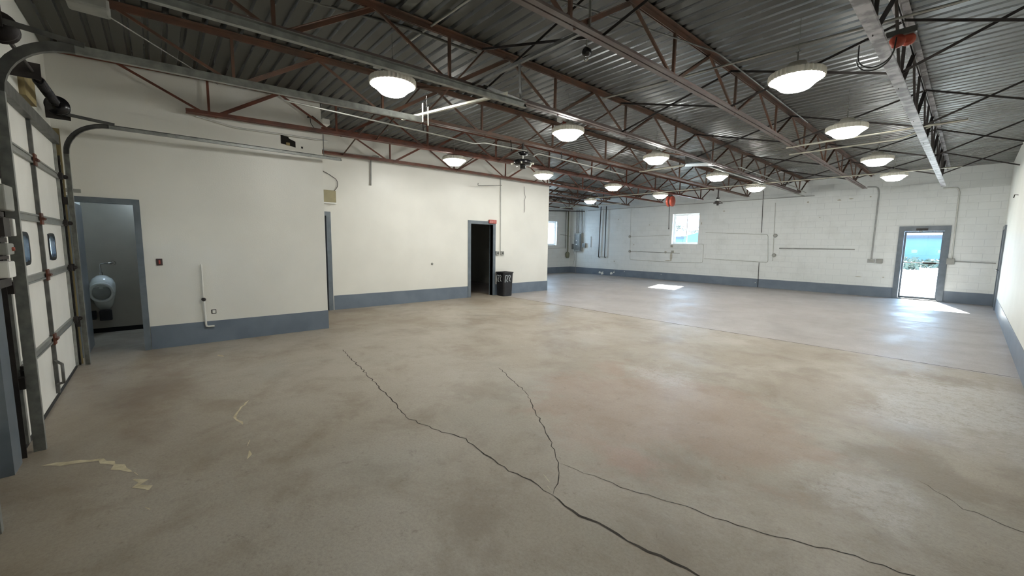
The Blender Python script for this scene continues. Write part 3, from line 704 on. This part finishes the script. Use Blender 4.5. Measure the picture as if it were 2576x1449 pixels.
# ---------------------------------------------------------------- fittings on the office wall
b_ = thing('electrical_box', (XB,2.8,2.43), 'beige metal box high on the wall at the inside corner', 'box')
MB().box(XB,XB+.10,2.62,2.91,2.31,2.56).build('body', M['beige'], b_, .006); MB().box(XB,XB+.11,2.60,2.93,2.285,2.31).build('base_rail', M['white'], b_)
run('cable', [(XB+.02,2.62,2.98),(XB+.02,2.8,2.90),(XB+.02,2.97,2.80),(XB+.02,2.98,2.66),(XB+.02,2.90,2.56)], .006, M['darksteel'], 'thin dark cable curving down to the beige box', 'cable')
run('conduit', [(XB+.03,3.9,3.42),(XB+.03,3.72,3.40),(XB+.03,3.71,3.25),(XB+.03,3.70,2.76)], .017, M['greyconduit'], 'dull grey conduit stub hooked down the office wall near its left end')
run('conduit', [(XB+.02,7.50,3.40),(XB+.02,7.52,1.28)], .014, M['whiteconduit'], 'white vertical conduit right of the dark doorway')
for k, y in enumerate((7.40, 7.58)):
    b_ = thing('light_switch', (XB,y,1.22), ['grey switch plate next to the dark doorway frame','grey switch plate under the white vertical conduit'][k], 'switch')
    MB().box(XB,XB+.045,y-.055,y+.055,1.16,1.28).build('box', M['greybox'], b_, .005); MB().box(XB+.045,XB+.06,y-.012,y+.012,1.20,1.245).build('toggle', M['darksteel'], b_)
ex = thing('exit_sign', (XB,7.19,2.12), 'small faded red exit sign at the top right of the dark doorway frame', 'sign')
MB().box(XB+.02,XB+.06,7.07,7.33,2.06,2.165).build('body', M['signred'], ex, .006)
LT = {'E':[(0,0,0,4),(0,0,2,0),(0,2,2,2),(0,4,2,4)],'X':[(0,0,2,4),(0,4,2,0)],'I':[(1,0,1,4)],'T':[(1,0,1,4),(0,4,2,4)]}
tx = MB(); u_ = .014; y0 = 7.11
for ch in 'EXIT':
    for a, b2, c, d in LT[ch]: tx.bar((XB+.061, y0+a*u_, 2.085+b2*u_), (XB+.061, y0+c*u_, 2.085+d*u_), .002, .007, (1,0,0)) if False else tx.tube([(XB+.061, y0+a*u_, 2.085+b2*u_), (XB+.061, y0+c*u_, 2.085+d*u_)], .0035, 4)
    y0 += .048
tx.build('lettering', M['white'], ex)
k_ = thing('door_stop', (XB,5.26,.955), 'small round knob alone on the middle of the office wall', 'knob'); MB().lathe((XB,5.26,.955), [(.03,0),(.03,.015),(.018,.03),(.0,.035)], 14, 'X').build('knob', M['greybox'], k_)
run('cable', [(XB+.02,8.42,3.22),(XB+.02,8.44,3.0),(XB+.02,8.48,2.92),(XB+.02,8.43,2.75),(XB+.02,8.47,2.6),(XB+.02,8.44,2.45)], .005, M['darksteel'], 'thin loose wire hanging down the office wall near its right end', 'cable')
# wall A fittings
s_ = thing('switch_plate', (XA,.004,1.18), 'small dark reddish switch plate on the near wall by the washroom doorway', 'switch')
MB().box(XA,XA+.012,-.028,.036,1.135,1.225).build('plate', M['plate'], s_, .003); MB().box(XA+.012,XA+.02,-.004,.014,1.155,1.205).build('toggle', M['signred'], s_)
pp = thing('water_pipe', (XA,.455,.24), 'white pipe with dark valve on the near wall ending in an elbow at the base', 'pipe')
MB().tube([(XA+.03,.445,1.14),(XA+.03,.448,.64)], .010).build('upper_pipe', M['wall'], pp)
MB().tube([(XA+.03,.449,.62),(XA+.03,.455,.28),(XA+.03,.46,.25),(XA+.03,.485,.243),(XA+.04,.55,.243)], .013).build('lower_pipe', M['white'], pp)
MB().lathe((XA,.448,.64), [(.02,0),(.026,.01),(.026,.05),(.01,.06)], 12, 'X').build('valve', M['darksteel'], pp)
oo = thing('wall_outlet', (XA,.557,.45), 'square dark-edged outlet hole low on the near wall', 'outlet')
MB().box(XA,XA+.004,.528,.586,.42,.48).build('opening', M['hole'], oo); MB().box(XA+.004,XA+.012,.54,.578,.432,.47).build('receptacle', M['white'], oo)
ho = thing('wall_opening', (XA,1.63,3.05), 'black ragged square opening high on the near wall', 'opening')
h_ = MB(); h_.add([(XA+.003,1.53,3.115),(XA+.003,1.635,3.10),(XA+.003,1.65,3.075),(XA+.003,1.735,3.045),(XA+.003,1.735,2.955),(XA+.003,1.53,2.985)], [(0,5,4,3,2,1)]); h_.box(XA,XA+.001,1.54,1.72,2.99,3.05); h_.build('cavity', M['hole'], ho)
MB().box(XA+.003,XA+.02,1.60,1.65,2.97,3.01).build('bracket', M['wood'], ho)
MB().box(XA,XA+.003,1.815,1.84,2.955,2.985).build('bolt_hole', M['hole'], ho)
fl_ = thing('flood_light', (-8.0,2.35,3.52), 'small white flood light under the deck at the corner of the near wall', 'light')
MB().box(-7.62,-7.42,2.22,2.34,3.46,3.56).build('head', M['white'], fl_, .015); MB().tube([(-7.52,YA,3.57),(-7.52,2.28,3.55)], .015).build('arm', M['conduit'], fl_)
cc = thing('sprinkler_pipe', (-7.0,2.0,3.45), 'black pipe bracket with a drooping cable at the corner of the near wall', 'bracket')
MB().tube([(XA,1.93,3.46),(-7.12,1.98,3.46),(-7.06,2.25,3.25)], .014).build('arm', M['darksteel'], cc); MB().tube([(-7.15,1.95,3.45),(-7.15,1.96,3.36),(-7.15,2.02,3.27)], .005, 6).build('cable', M['rubber'], cc)
tg = thing('wall_label', (XA,-.72,2.05), 'small pale plate stuck above the washroom doorway', 'plate'); MB().box(XA,XA+.01,-.79,-.66,2.03,2.075).build('plate', M['greybox'], tg, .003)

# ---------------------------------------------------------------- bin
bn_ = thing('trash_bin', (-8.86,7.50,0), 'black square bin with white squiggle lettering standing beside the dark doorway', 'bin')
def sq_ring(cx, cy, h, z, r=.28, n=5):
    out = []
    for q in range(4):
        a0 = q*PI/2; cxx = cx + (h-h*r)*(1 if q in (0,3) else -1); cyy = cy + (h-h*r)*(1 if q in (0,1) else -1)
        for k in range(n):
            a = a0 + PI/2*k/(n-1); out.append((cxx+h*r*math.cos(a), cyy+h*r*math.sin(a), z))
    return out
cx, cy = -8.875, 7.51; vs = []; lv = [(.158,0),(.162,.01),(.186,.655),(.20,.66),(.20,.69),(.183,.69),(.178,.66),(.15,.03)]
for h, z in lv: vs += sq_ring(cx, cy, h, z)
n = 20; fs = [tuple(reversed(range(n)))]
for i in range(len(lv)-1):
    for k in range(n): fs.append((i*n+k, i*n+(k+1) % n, (i+1)*n+(k+1) % n, (i+1)*n+k))
fs.append(tuple(range(7*n, 8*n)))
MB().add(vs, fs).build('body', M['black'], bn_)
# squiggles: r n n like strokes on the two visible faces
def face(side, u, z):
    hh = .158 + (.186-.158)*z/.66 + .003
    return (cx+u, cy-hh, z) if side == 'y' else (cx+hh, cy+u, z)
def stroke(side, pts, w):
    P = []; 
    for i in range(len(pts)-1):
        for k in range(5):
            P.append(face(side, pts[i][0]+(pts[i+1][0]-pts[i][0])*k/5, pts[i][1]+(pts[i+1][1]-pts[i][1])*k/5))
    P.append(face(side, *pts[-1])); return P, w
S = []
for side, o_, sc_ in (('y', -.13, 1), ('x', -.13, 1)):
    S.append(stroke(side, [(o_, .40), (o_+.005, .585), (o_+.03, .595), (o_+.08, .59), (o_+.105, .565), (o_+.095, .53), (o_+.07, .49), (o_+.06, .45), (o_+.075, .415), (o_+.105, .41)], .011))
    S.append(stroke(side, [(o_+.115, .575), (o_+.15, .60), (o_+.185, .59), (o_+.195, .56), (o_+.17, .52), (o_+.155, .48), (o_+.17, .44), (o_+.20, .43)], .011))
sq = MB()
for P, w in S: sq.tube(P, w, 6)
sq.build('lettering', M['marker'], bn_)

# ---------------------------------------------------------------- overhead door 1 and its hardware
def overhead_door(X0, X1, loc_label, nst, wins=True, group='white sectional overhead doors'):
    D = thing('overhead_door', ((X0+X1)/2, YG, 0), loc_label, 'garage door', group)
    Zs = [0.02, .56, 1.15, 1.65, 2.16, 2.60]
    ncol = 2
    cw = (X1-X0)/ncol
    for i in range(5):
        z0, z1 = Zs[i], Zs[i+1]-.004
        holes = []
        if i == 2 and wins:
            for c in range(ncol):
                mx = X0+cw*(c+.5)+(.08 if c == 0 else -.02); holes.append((mx-.155, mx+.155, z0+.12, z1-.125))
        pn = wall_grid(MB(), 'Y', YG-.018, YG, X0, X1, z0, z1, holes).build('section', M['doorwhite'], D)
        for hx0, hx1, hz0, hz1 in holes:
            # rounded dark frame
            fr = MB(); N_ = 28; ring = []
            for k in range(N_):
                a = 2*PI*k/N_; cx_, cz_ = (hx0+hx1)/2, (hz0+hz1)/2
                ring.append((cx_+math.copysign(abs(math.cos(a))**.45, math.cos(a))*(hx1-hx0)/2, cz_+math.copysign(abs(math.sin(a))**.45, math.sin(a))*(hz1-hz0)/2))
            vs = []; fs = []
            for yy, s1 in ((YG+.008, 1.06), (YG+.008, .82), (YG-.022, .82), (YG-.022, 1.06)):
                for x, z in ring: vs.append((cx_+(x-cx_)*s1, yy, cz_+(z-cz_)*s1))
            for q in range(4):
                for k in range(N_): fs.append((q*N_+k, q*N_+(k+1) % N_, ((q+1) % 4)*N_+(k+1) % N_, ((q+1) % 4)*N_+k))
            w_ = fr.add(vs, fs).build('window', M['blackgloss'], pn)
            MB().box(hx0+.01, hx1-.01, YG+.001, YG+.004, hz0+.01, hz1-.01).build('glass_pane', M['glass'], w_)
    # horizontal struts at the seams, a double rib each
    for z in Zs[1:-1]:
        st = MB(); st.box(X0, X1, YG, YG+.014, z-.032, z+.032).box(X0, X1, YG+.014, YG+.022, z-.032, z-.018).box(X0, X1, YG+.014, YG+.022, z+.018, z+.032)
        st.build('seam_strip', M['galv'], D)
    MB().box(X0, X1, YG, YG+.05, 2.50, 2.60).build('top_strut', M['galvdark'], D)
    for c in range(1, ncol):
        xx = X0+cw*c; ms = MB()
        for i in range(5): ms.box(xx-.018, xx+.018, YG, YG+.026, Zs[i]+.03, Zs[i+1]-.03)
        ms.build('center_stile', M['galvdark'], D)
        for z in Zs[1:-1]:
            h_ = MB(); h_.box(xx-.045, xx+.045, YG+.022, YG+.034, z-.05, z+.05).lathe((xx-.04, YG+.04, z), [(.013,0),(.013,.08)], 10, 'X'); h_.build('hinge', M['red'], D)
    for xx in (X0+.02, X1-.02):
        es = MB()
        for i in range(5): es.box(xx-.022, xx+.022, YG, YG+.022, Zs[i]+.01, Zs[i+1]-.01)
        es.build('edge_stile', M['galv'], D)
        for z in Zs[1:-1]:
            sg = -1 if xx < (X0+X1)/2 else 1
            h_ = MB(); h_.box(xx-.035, xx+.035, YG+.022, YG+.05, z-.035, z+.035).lathe((xx+(0 if sg > 0 else -.10), YG+.06, z), [(.007,0),(.007,.10)], 8, 'X').lathe((xx+sg*.09, YG+.06, z), [(.023,0),(.023,.02)], 14, 'X'); h_.build('roller', M['darksteel'], D)
    MB().tube([(X0+cw+.03,YG+.02,.36),(X0+cw+.12,YG+.07,.34),(X0+cw+.12,YG+.07,.17),(X0+cw+.03,YG+.02,.14)], .012).build('handle', M['galvdark'], D)
    MB().box(X0, X0+.05, YG-.062, YG-.019, 0, 2.6).box(X1-.05, X1, YG-.062, YG-.019, 0, 2.6).box(X0+.05, X1-.05, YG-.062, YG-.019, 2.55, 2.6).build('added_daylight_stop', M['rubber'], D)  # added strips that stop daylight leaking behind the door edges
    MB().box(X0, X1, YG-.062, YG+.008, 0, .03).build('bottom_seal', M['rubber'], D)
    return D
overhead_door(OD1[0], OD1[1], 'white sectional overhead door with two small dark-framed windows at the left', 2)
overhead_door(OD2[0], OD2[1], 'white sectional overhead door mostly outside the left picture edge', 2)

def door_track(X, yend, zh, label, z2, xe=None, sgn=1, w=.058):
    """C-shaped roller track: vertical, quarter bend, horizontal"""
    T = thing('door_track', (X, YG+.08, 0), label, 'track', 'overhead door tracks')
    y = YG+.085; R = .36; xe = X if xe is None else xe
    def prof_sweep(mb, P, Nn):
        # P list of centreline points, Nn list of in-plane normals; side axis is X
        pr = [(-1,.0),(1,.0),(1,.028),(.86,.028),(.86,.004),(-.86,.004),(-.86,.028),(-1,.028)]
        vs = []; n = len(pr)
        for p, nn in zip(P, Nn):
            for a, b_ in pr: vs.append(Vector(p)+Vector(nn)*(a*w/2)+Vector((sgn*b_*1.3,0,0)))
        fs = []
        for i in range(len(P)-1):
            for k in range(n): fs.append((i*n+k, i*n+(k+1) % n, (i+1)*n+(k+1) % n, (i+1)*n+k))
        fs += [(0,1,2,3),(0,3,4,5),(0,5,6,7)]
        o = (len(P)-1)*n; fs += [(o+3,o+2,o+1,o),(o+5,o+4,o+3,o),(o+7,o+6,o+5,o)]
        mb.add(vs, fs); return mb
    prof_sweep(MB(), [(X,y,.0),(X,y,zh-R)], [(0,1,0)]*2).build('vertical_rail', M['galv'], T)
    P = []; Q = []
    for k in range(11):
        a = PI/2*k/10; P.append((X, y+R-R*math.cos(a), zh-R+R*math.sin(a))); Q.append((0, math.cos(a), -math.sin(a)))
    prof_sweep(MB(), P, Q).build('curved_rail', M['galvdark'], T)
    prof_sweep(MB(), [(X, y+R, zh), (xe, yend, z2)], [(0,0,-1)]*2).build('horizontal_rail', M['galv'], T)
    # slotted wall angle
    ws = MB(); xs = X-sgn*.035
    for z in [i*.30 for i in range(0, 8)]:
        for q in range(3):
            ws.box(xs-.02, xs+.02, YG+.02, YG+.026, z+q*.1, z+q*.1+.03)
    ws.box(xs-.02, xs-.012, YG+.02, YG+.026, 0, 2.4).box(xs+.012, xs+.02, YG+.02, YG+.026, 0, 2.4)
    ws.box(xs-.023, xs-.018, YG-.055, YG+.026, 0, 2.4) if sgn > 0 else ws.box(xs+.018, xs+.023, YG-.055, YG+.026, 0, 2.4)
    ws.build('slotted_angle', M['galvdark'], T)
    for z in (.5, 1.15, 1.9):
        MB().box(X-.03, X+.03, YG+.02, YG+.06, z-.04, z+.04).build('bracket', M['darksteel'], T)
    # strut above the bend, back to the wall
    MB().bar((X, YG, zh+.085), (X, y+R+.05, zh+.035), .008, .035).build('top_brace', M['galvdark'], T)
    return T
door_track(-6.79, 2.36, 2.78, 'dark grey roller track curving up beside the washroom doorway, running along the near wall', 2.83, -7.0, 1, .045)
t1 = door_track(-4.17, 2.36, 2.77, 'grey roller track on the camera side of the windowed overhead door', 2.885, -4.27, -1)
t2 = door_track(-3.12, 2.85, 2.80, 'long pale roller track highest in view, belonging to the overhead door at the picture edge', 2.865, -3.09, 1)
# dark jamb angles beside the tracks
for nm, x, lb in (('door_jamb', -4.09, 'dark steel jamb between the grey column and the near roller track'), ('door_jamb', -6.86, 'narrow steel jamb between the overhead door and the washroom doorway')):
    o = MB().angle((x, YG-.05, 0), (x, YG-.05, 2.7), .09, .006, 1, (0,1,0)).build(nm, M['darksteel'] if x > -5 else M['wood']); tag(o, lb, 'jamb')
pl = thing('steel_column', (-3.9, YG, 0), 'blue-grey steel column between the two overhead doors at the left edge', 'column')
c_ = MB(); c_.box(-4.02,-3.83,YG-.05,YG-.04,0,zd(YG)).box(-4.02,-4.01,YG-.04,YG+.02,0,zd(YG)).box(-3.84,-3.83,YG-.04,YG+.02,0,zd(YG)).box(-4.02,-3.83,YG+.02,YG+.03,0,zd(YG)); c_.build('shaft', M['frameblue'], pl)
for z, h in ((1.20,.05),(1.355,.02),(1.465,.03),(1.625,.03),(2.0,.05),(2.3,.06)):
    MB().box(-4.06,-3.76,YG+.03,YG+.07,z-h/2,z+h/2).build('clamp', M['darksteel'], pl)
cb = thing('control_box', (-3.95,YG+.1,1.7), 'grey door control box on the column at the left edge', 'box')
MB().box(-4.05,-3.86,YG+.03,YG+.12,1.645,1.80).build('body', M['greybox'], cb, .008)
cb = thing('switch_box', (-3.95,YG+.1,1.5), 'narrow pale switch box in the middle of the column', 'box')
MB().box(-4.08,-4.03,YG+.03,YG+.11,1.49,1.60).build('body', M['white'], cb, .005); MB().box(-4.0,-3.86,YG+.03,YG+.10,1.485,1.60).build('backplate', M['darksteel'], cb)
cb = thing('push_button_box', (-3.92,YG+.1,1.4), 'small pale green push-button box below the narrow switch box', 'box')
MB().box(-3.98,-3.84,YG+.03,YG+.11,1.375,1.445).build('body', M['greybox'], cb, .008)
MB().lathe((-3.93,YG+.11,1.41), [(.012,0),(.012,.010),(0,.012)], 12, 'Y').build('button', M['redplastic'], cb)
cb = thing('terminal_box', (-3.92,YG+.1,1.3), 'pale square terminal box lowest on the column', 'box')
MB().box(-3.96,-3.82,YG+.03,YG+.11,1.235,1.335).build('body', M['white'], cb, .008)
bb('baseboard_front', (-3.78, -3.06, YG-.06, YG-.052, 0, .25))
# torsion shaft, spring, drum, header
hd = thing('door_header', (-5.6, YG-.06, 2.7), 'grey steel header angle and raw timber plate above the windowed overhead door', 'header')
MB().box(-6.9,-3.65,YG-.06,YG-.05,2.60,2.74).box(-6.9,-3.65,YG-.06,YG+.01,2.60,2.61).build('header_angle', M['galvdark'], hd)
MB().box(-4.75,-4.05,YG-.06,YG-.02,2.76,3.55).build('timber_plate', M['wood'], hd)
MB().box(-6.2,-5.75,YG-.06,YG-.02,2.76,3.1).build('timber_plate', M['wood'], hd)
ts = thing('torsion_spring', (-5.6, YG+.09, 2.86), 'black torsion spring shaft with cable drum above the windowed overhead door', 'spring')
MB().tube([(-7.0,YG+.09,2.86),(-3.75,YG+.09,2.86)], .014, 10).build('shaft', M['darksteel'], ts)
sp = MB(); P = []
for k in range(0, 12*26+1): a = 2*PI*k/12; P.append((-6.30+.75*k/(12*26), YG+.09+.032*math.cos(a), 2.86+.032*math.sin(a)))
sp.tube(P, .009, 5).build('spring_coil', M['black'], ts)
MB().lathe((-6.52,YG+.09,2.86), [(.02,0),(.085,.0),(.09,.01),(.06,.02),(.065,.07),(.095,.08),(.095,.09),(.02,.09)], 24, 'X').build('cable_drum', M['blackgloss'], ts)
MB().lathe((-4.42,YG+.09,2.86), [(.02,0),(.085,.0),(.09,.01),(.06,.02),(.065,.07),(.095,.08),(.095,.09),(.02,.09)], 24, 'X').build('cable_drum', M['darksteel'], ts)
for x in (-6.85, -5.3, -4.15): MB().box(x-.004, x+.004, YG-.05, YG+.14, 2.80, 2.93).build('bearing_plate', M['darksteel'], ts)
# hangers holding the track ends
hg = thing('track_hanger', (-4.27, 2.36, 2.88), 'pale perforated steel hanger at the end of the near roller track with a chain', 'hanger')
MB().angle((-4.7, 2.34, 2.96), (-3.2, 2.72, 2.96), .035, .004).build('cross_angle', M['galvbright'], hg)
MB().box(-4.31,-4.28,2.02,2.36,2.86,2.905).build('side_plate', M['galvbright'], hg)
MB().box(-4.17,-4.145,2.30,2.304,2.82,3.02).box(-4.12,-4.10,2.34,2.344,2.78,2.98).build('drop_strap', M['galvbright'], hg)
ch = MB()
for k in range(8):
    z = 2.93+.022*k; ch.tube([(-4.12+.006*math.cos(a)*(k % 2), 2.33+.006*math.cos(a)*((k+1) % 2), z+.012*math.sin(a)) for a in [i*PI/4 for i in range(9)]], .0025, 5)
ch.build('chain', M['blackgloss'], hg)
hg = thing('track_hanger', (-3.09, 2.86, 2.9), 'dark steel strap holding up the end of the long pale roller track', 'hanger')
MB().bar((-3.09,2.84,2.90),(-3.9,2.95,3.30),.03,.005,(0,1,0)).bar((-3.09,2.80,2.90),(-3.12,2.80,3.28),.03,.005,(0,1,0)).bar((-3.92,2.80,3.27),(-2.28,2.80,3.27),.03,.03,(0,1,0)).build('strap', M['galvdark'], hg)
hg = thing('track_hanger', (-7.0, 2.3, 2.85), 'dark steel angle and short post holding the end of the wall-side roller track', 'hanger')
MB().bar((-7.02,2.1,2.86),(-7.02,2.1,3.2),.02,.005,(0,1,0)).build('strap', M['galvdark'], hg)

# ---------------------------------------------------------------- ceiling motors, reels, box
def fan_motor(x, y, z, h, r, label, mat, ztop):
    F = thing('ceiling_fan_motor', (x, y, z), label, 'fan', 'bladeless ceiling fan motors')
    MB().lathe((x,y,z), [(.0,-.02*h),(.85*r,0),(r,.10*h),(r,.36*h),(.7*r,.50*h),(.12*r,.54*h)], 24).build('motor_housing', M[mat], F)
    MB().tube([(x,y,z+.5*h),(x,y,z+h)], .012).build('down_rod', M['conduit'], F)
    MB().lathe((x,y,z+.92*h), [(.2*r,0),(.52*r,.10*h),(.55*r,.28*h),(.3*r,.36*h)], 18).build('canopy', M[mat], F)
    MB().lathe((x,y,z-.36*h), [(.0,0),(.30*r,.0),(.33*r,.36*h)], 14).build('switch_cup', M[mat], F)
    for k in range(5):
        a = PI*2/5*k+.4; MB().bar((x+.85*r*math.cos(a), y+.85*r*math.sin(a), z+.02), (x+1.3*r*math.cos(a), y+1.3*r*math.sin(a), z+.01), .02, .03).build('blade_bracket', M['galvbright'] if mat == 'blackgloss' else M[mat], F)
    MB().bar((x,y,z+1.25*h),(x,y,ztop),.03,.03,(0,1,0)).build('hanger_strap', M['darksteel'], F)
    return F
fan_motor(-5.45, 5.01, 2.895, .18, .165, 'black bladeless fan motor hanging under the brown joist, left of the lamp cluster', 'blackgloss', 3.27)
fan_motor(-5.36, 13.2, 2.83, .15, .105, 'dark bladeless fan motor hanging near the far wall right of the window', 'darksteel', 3.28)
pu = thing('pulley_block', (-2.9, 3.57, 3.5), 'dark pulley block with bright ring hanging between two grey-brown joists', 'pulley')
MB().lathe((-2.9,3.53,3.53), [(.03,0),(.045,.01),(.045,.06),(.03,.07)], 18, 'Y').build('sheave', M['blackgloss'], pu)
MB().tube([(-2.9,3.56,3.58),(-2.9,3.56,zd(3.5)-.02)], .008).build('hanger', M['conduit'], pu)
MB().tube([(-2.9+.022*math.cos(a),3.56,3.46+.022*math.sin(a)) for a in [PI*.1-i*PI/8 for i in range(10)]], .006, 6).build('hook', M['galvbright'], pu)
rr = thing('hose_reel', (-7.35,14.0,3.05), 'red hose reel hanging from the joists in front of the far window', 'reel')
MB().lathe((-7.35-.09,14.0,3.10), [(.05,0),(.17,.01),(.19,.03),(.19,.07),(.17,.08),(.06,.085)], 24, 'X').build('reel_disc', M['redplastic'], rr)
MB().lathe((-7.35+.05,14.0,3.10), [(.06,0),(.17,.005),(.19,.02),(.19,.06),(.17,.07),(.05,.08)], 24, 'X').build('reel_disc', M['redplastic'], rr)
MB().lathe((-7.35-.01,14.0,3.10), [(.12,0),(.12,.065)], 20, 'X').build('coiled_hose', M['rubber'], rr)
MB().box(-7.42,-7.28,13.97,14.03,3.26,3.40).build('mount', M['darksteel'], rr)
MB().tube([(-7.36,14.0,2.99),(-7.355,14.0,2.6),(-7.34,14.0,2.15)], .012).build('hose', M['rubber'], rr)
MB().lathe((-7.34,14.0,2.10), [(.016,0),(.018,.06)], 10).build('nozzle', M['darksteel'], rr)
r2 = thing('cord_reel', (-.60,5.02,3.30), 'red-orange cord reel clamped beside the pale grey joist with a looped black cable', 'reel')
MB().lathe((-.60,4.98,3.30), [(.03,0),(.055,.005),(.055,.03),(.03,.035)], 20, 'Y').build('reel_disc', M['redplastic'], r2)
MB().lathe((-.535,5.03,3.31), [(.03,0),(.05,.005),(.05,.03),(.03,.035)], 20, 'Y').build('reel_disc', M['redplastic'], r2)
MB().box(-.68,-.48,5.0,5.04,3.35,3.40).build('mount', M['galvdark'], r2)
P = []
for k in range(17): a = PI+PI*k/16; P.append((-.715+.12*math.cos(a), 4.85, 3.20+.12*math.sin(a)))
MB().tube([(-.835,4.85,3.30)]+P+[(-.595,4.9,3.30)], .006, 6).tube([(p[0]-.015,p[1]+.05,p[2]-.01) for p in P], .006, 6).build('cable', M['rubber'], r2)
hb = thing('ceiling_box', (-4.2,9.35,3.35), 'grey rectangular box among the joists at the middle with a bright tilted lid', 'box')
MB().box(-4.43,-4.07,9.0,9.5,3.34,3.56).build('body', M['galvdark'], hb, .01)
MB().bar((-4.44,9.05,3.305),(-3.92,9.35,3.30),.30,.006).build('lid', M['vinyl'], hb)

# ---------------------------------------------------------------- outdoors
og = MB().box(-60, 40, YF+.24, 120, -.12, -.04).build('ground', M['stone']); struct(og, 'pale sunlit gravel yard outside the far wall')
struct(MB().box(-60, 40, -60, -1.2, -.14, -.04).build('ground', M['stone']), 'pale gravel outside the overhead doors')
bd = thing('neighbour_building', (-6, 78, 0), 'long pale blue building across the yard seen through the glazed door', 'building')
MB().box(-40, 30, 78, 90, 0, 3.1).build('wall', M['siding'], bd); MB().box(-40.3, 30.3, 77.6, 90.4, 3.1, 3.5).build('roof_edge', M['roofdark'], bd)
def bush(x, y, r_, h, label, n=260):
    B = thing('bush', (x, y, -.04), label, 'bush', 'bushes across the yard')
    m_ = MB()
    for k in range(n):
        a = random.random()*2*PI; e = random.random(); rr_ = r_*math.sqrt(random.random()); z = h*e*(1-.4*(rr_/r_)**2)
        c = Vector((x+rr_*math.cos(a), y+rr_*math.sin(a), z)); s_ = .12+.18*random.random()
        d = Vector((random.uniform(-1,1), random.uniform(-1,1), random.uniform(-.6,1))).normalized()*s_; e2 = d.orthogonal().normalized()*s_*.5
        m_.add([c-d, c+e2, c+d, c-e2], [(0,1,2,3)])
    m_.build('foliage', M['leaf'], B)
    st = MB()
    for k in range(6):
        a = k*PI/3; st.tube([(x,y,-.04),(x+.5*r_*math.cos(a),y+.5*r_*math.sin(a),h*.6)], .03, 5)
    st.build('stems', M['bark'], B)
for k, (x, y, r_, h) in enumerate(((-5.4,56,2.2,1.0),(-2.0,50,1.6,.7),(-3.8,44,1.2,.55))):
    bush(x, y, r_, h, ['grey-green bush across the yard at the left of the glazed door view','low grey-green bush across the yard at the right of the glazed door view','low grey-green bush across the yard nearest the door'][k])
def tree(x, y, h, label, sd):
    rn_ = random.Random(sd); T = thing('bare_tree', (x, y, -.04), label, 'tree', 'thin trees outside the window')
    tr_ = MB(); lf_ = MB()
    def grow(p, d, L, r_, dep):
        q = p+d*L; tr_.tube([p, p.lerp(q,.5)+Vector((rn_.uniform(-.05,.05),rn_.uniform(-.05,.05),0)), q], r_, 5)
        if dep == 0:
            for _ in range(5):
                c = q+Vector([rn_.uniform(-.15,.15) for _ in range(3)]); a = Vector([rn_.uniform(-1,1) for _ in range(3)]).normalized()*.05; b_ = a.orthogonal().normalized()*.03
                lf_.add([c-a,c+b_,c+a,c-b_], [(0,1,2,3)])
            return
        for _ in range(3): grow(q, (d+Vector([rn_.uniform(-.7,.7) for _ in range(3)])).normalized(), L*.68, r_*.6, dep-1)
    grow(Vector((x,y,-.04)), Vector((.05,0,1)), h*.42, .06, 4)
    tr_.build('branches', M['bark'], T); lf_.build('leaves', M['leaf'], T)
tree(-13.1, 24.0, 2.9, 'thin tree outside the left pane of the far wall window', 3)
tree(-11.2, 25.5, 2.5, 'thin tree outside the right pane of the far wall window', 8)
tp = thing('covered_trailer', (-10.2,23.5,0), 'faded teal covered trailer outside the right pane of the far window', 'trailer')
MB().add([(-11.3,22.9,.4),(-9.6,22.9,.4),(-9.6,24.4,.4),(-11.3,24.4,.4),(-11.1,23.0,2.1),(-9.8,23.0,2.45),(-9.8,24.3,2.45),(-11.1,24.3,2.1)], [(0,3,2,1),(4,5,6,7),(0,1,5,4),(1,2,6,5),(2,3,7,6),(3,0,4,7)]).build('cover', M['teal'], tp, .06)
for x in (-11.0,-9.9): MB().lathe((x,22.85,.22), [(.05,0),(.24,.01),(.26,.04),(.26,.12),(.24,.15)], 18, 'Y').build('wheel', M['rubber'], tp)

# ---------------------------------------------------------------- daylight and camera
w = bpy.data.worlds.new('sky'); sc.world = w; w.use_nodes = True
bg = w.node_tree.nodes['Background']; bg.inputs['Color'].default_value = (.50,.72,1,1); bg.inputs['Strength'].default_value = 16
su = bpy.data.lights.new('sun', 'SUN'); su.energy = 70; su.angle = math.radians(.6); su.color = (1,.96,.9)
so = bpy.data.objects.new('sun', su); COL.objects.link(so); so.location = (0, 40, 30)
so.rotation_euler = Vector((.36,-1.37,-1.0)).to_track_quat('-Z', 'Y').to_euler()

cam = bpy.data.cameras.new('camera'); co = bpy.data.objects.new('camera', cam); COL.objects.link(co); sc.camera = co
cam.sensor_width = 36; cam.sensor_fit = 'HORIZONTAL'; cam.lens = 36*1010.894/2576; cam.clip_start = .02; cam.clip_end = 500
yaw, pitch, roll = .84947506, .10801915, .01365214
fw_ = Vector((-math.sin(yaw)*math.cos(pitch), math.cos(yaw)*math.cos(pitch), -math.sin(pitch)))
rt = Vector((math.cos(yaw), math.sin(yaw), 0)); up = rt.cross(fw_)
r2_ = rt*math.cos(roll)+up*math.sin(roll); u2_ = -rt*math.sin(roll)+up*math.cos(roll)
Mx = Matrix((r2_, u2_, -fw_)).transposed().to_4x4(); Mx.translation = Vector((0,0,1.48)); co.matrix_world = Mx

sc.view_settings.view_transform = 'Standard'; sc.view_settings.look = 'None'; sc.view_settings.gamma = 1
sc.view_settings.use_curve_mapping = False; sc.view_settings.exposure = -.05
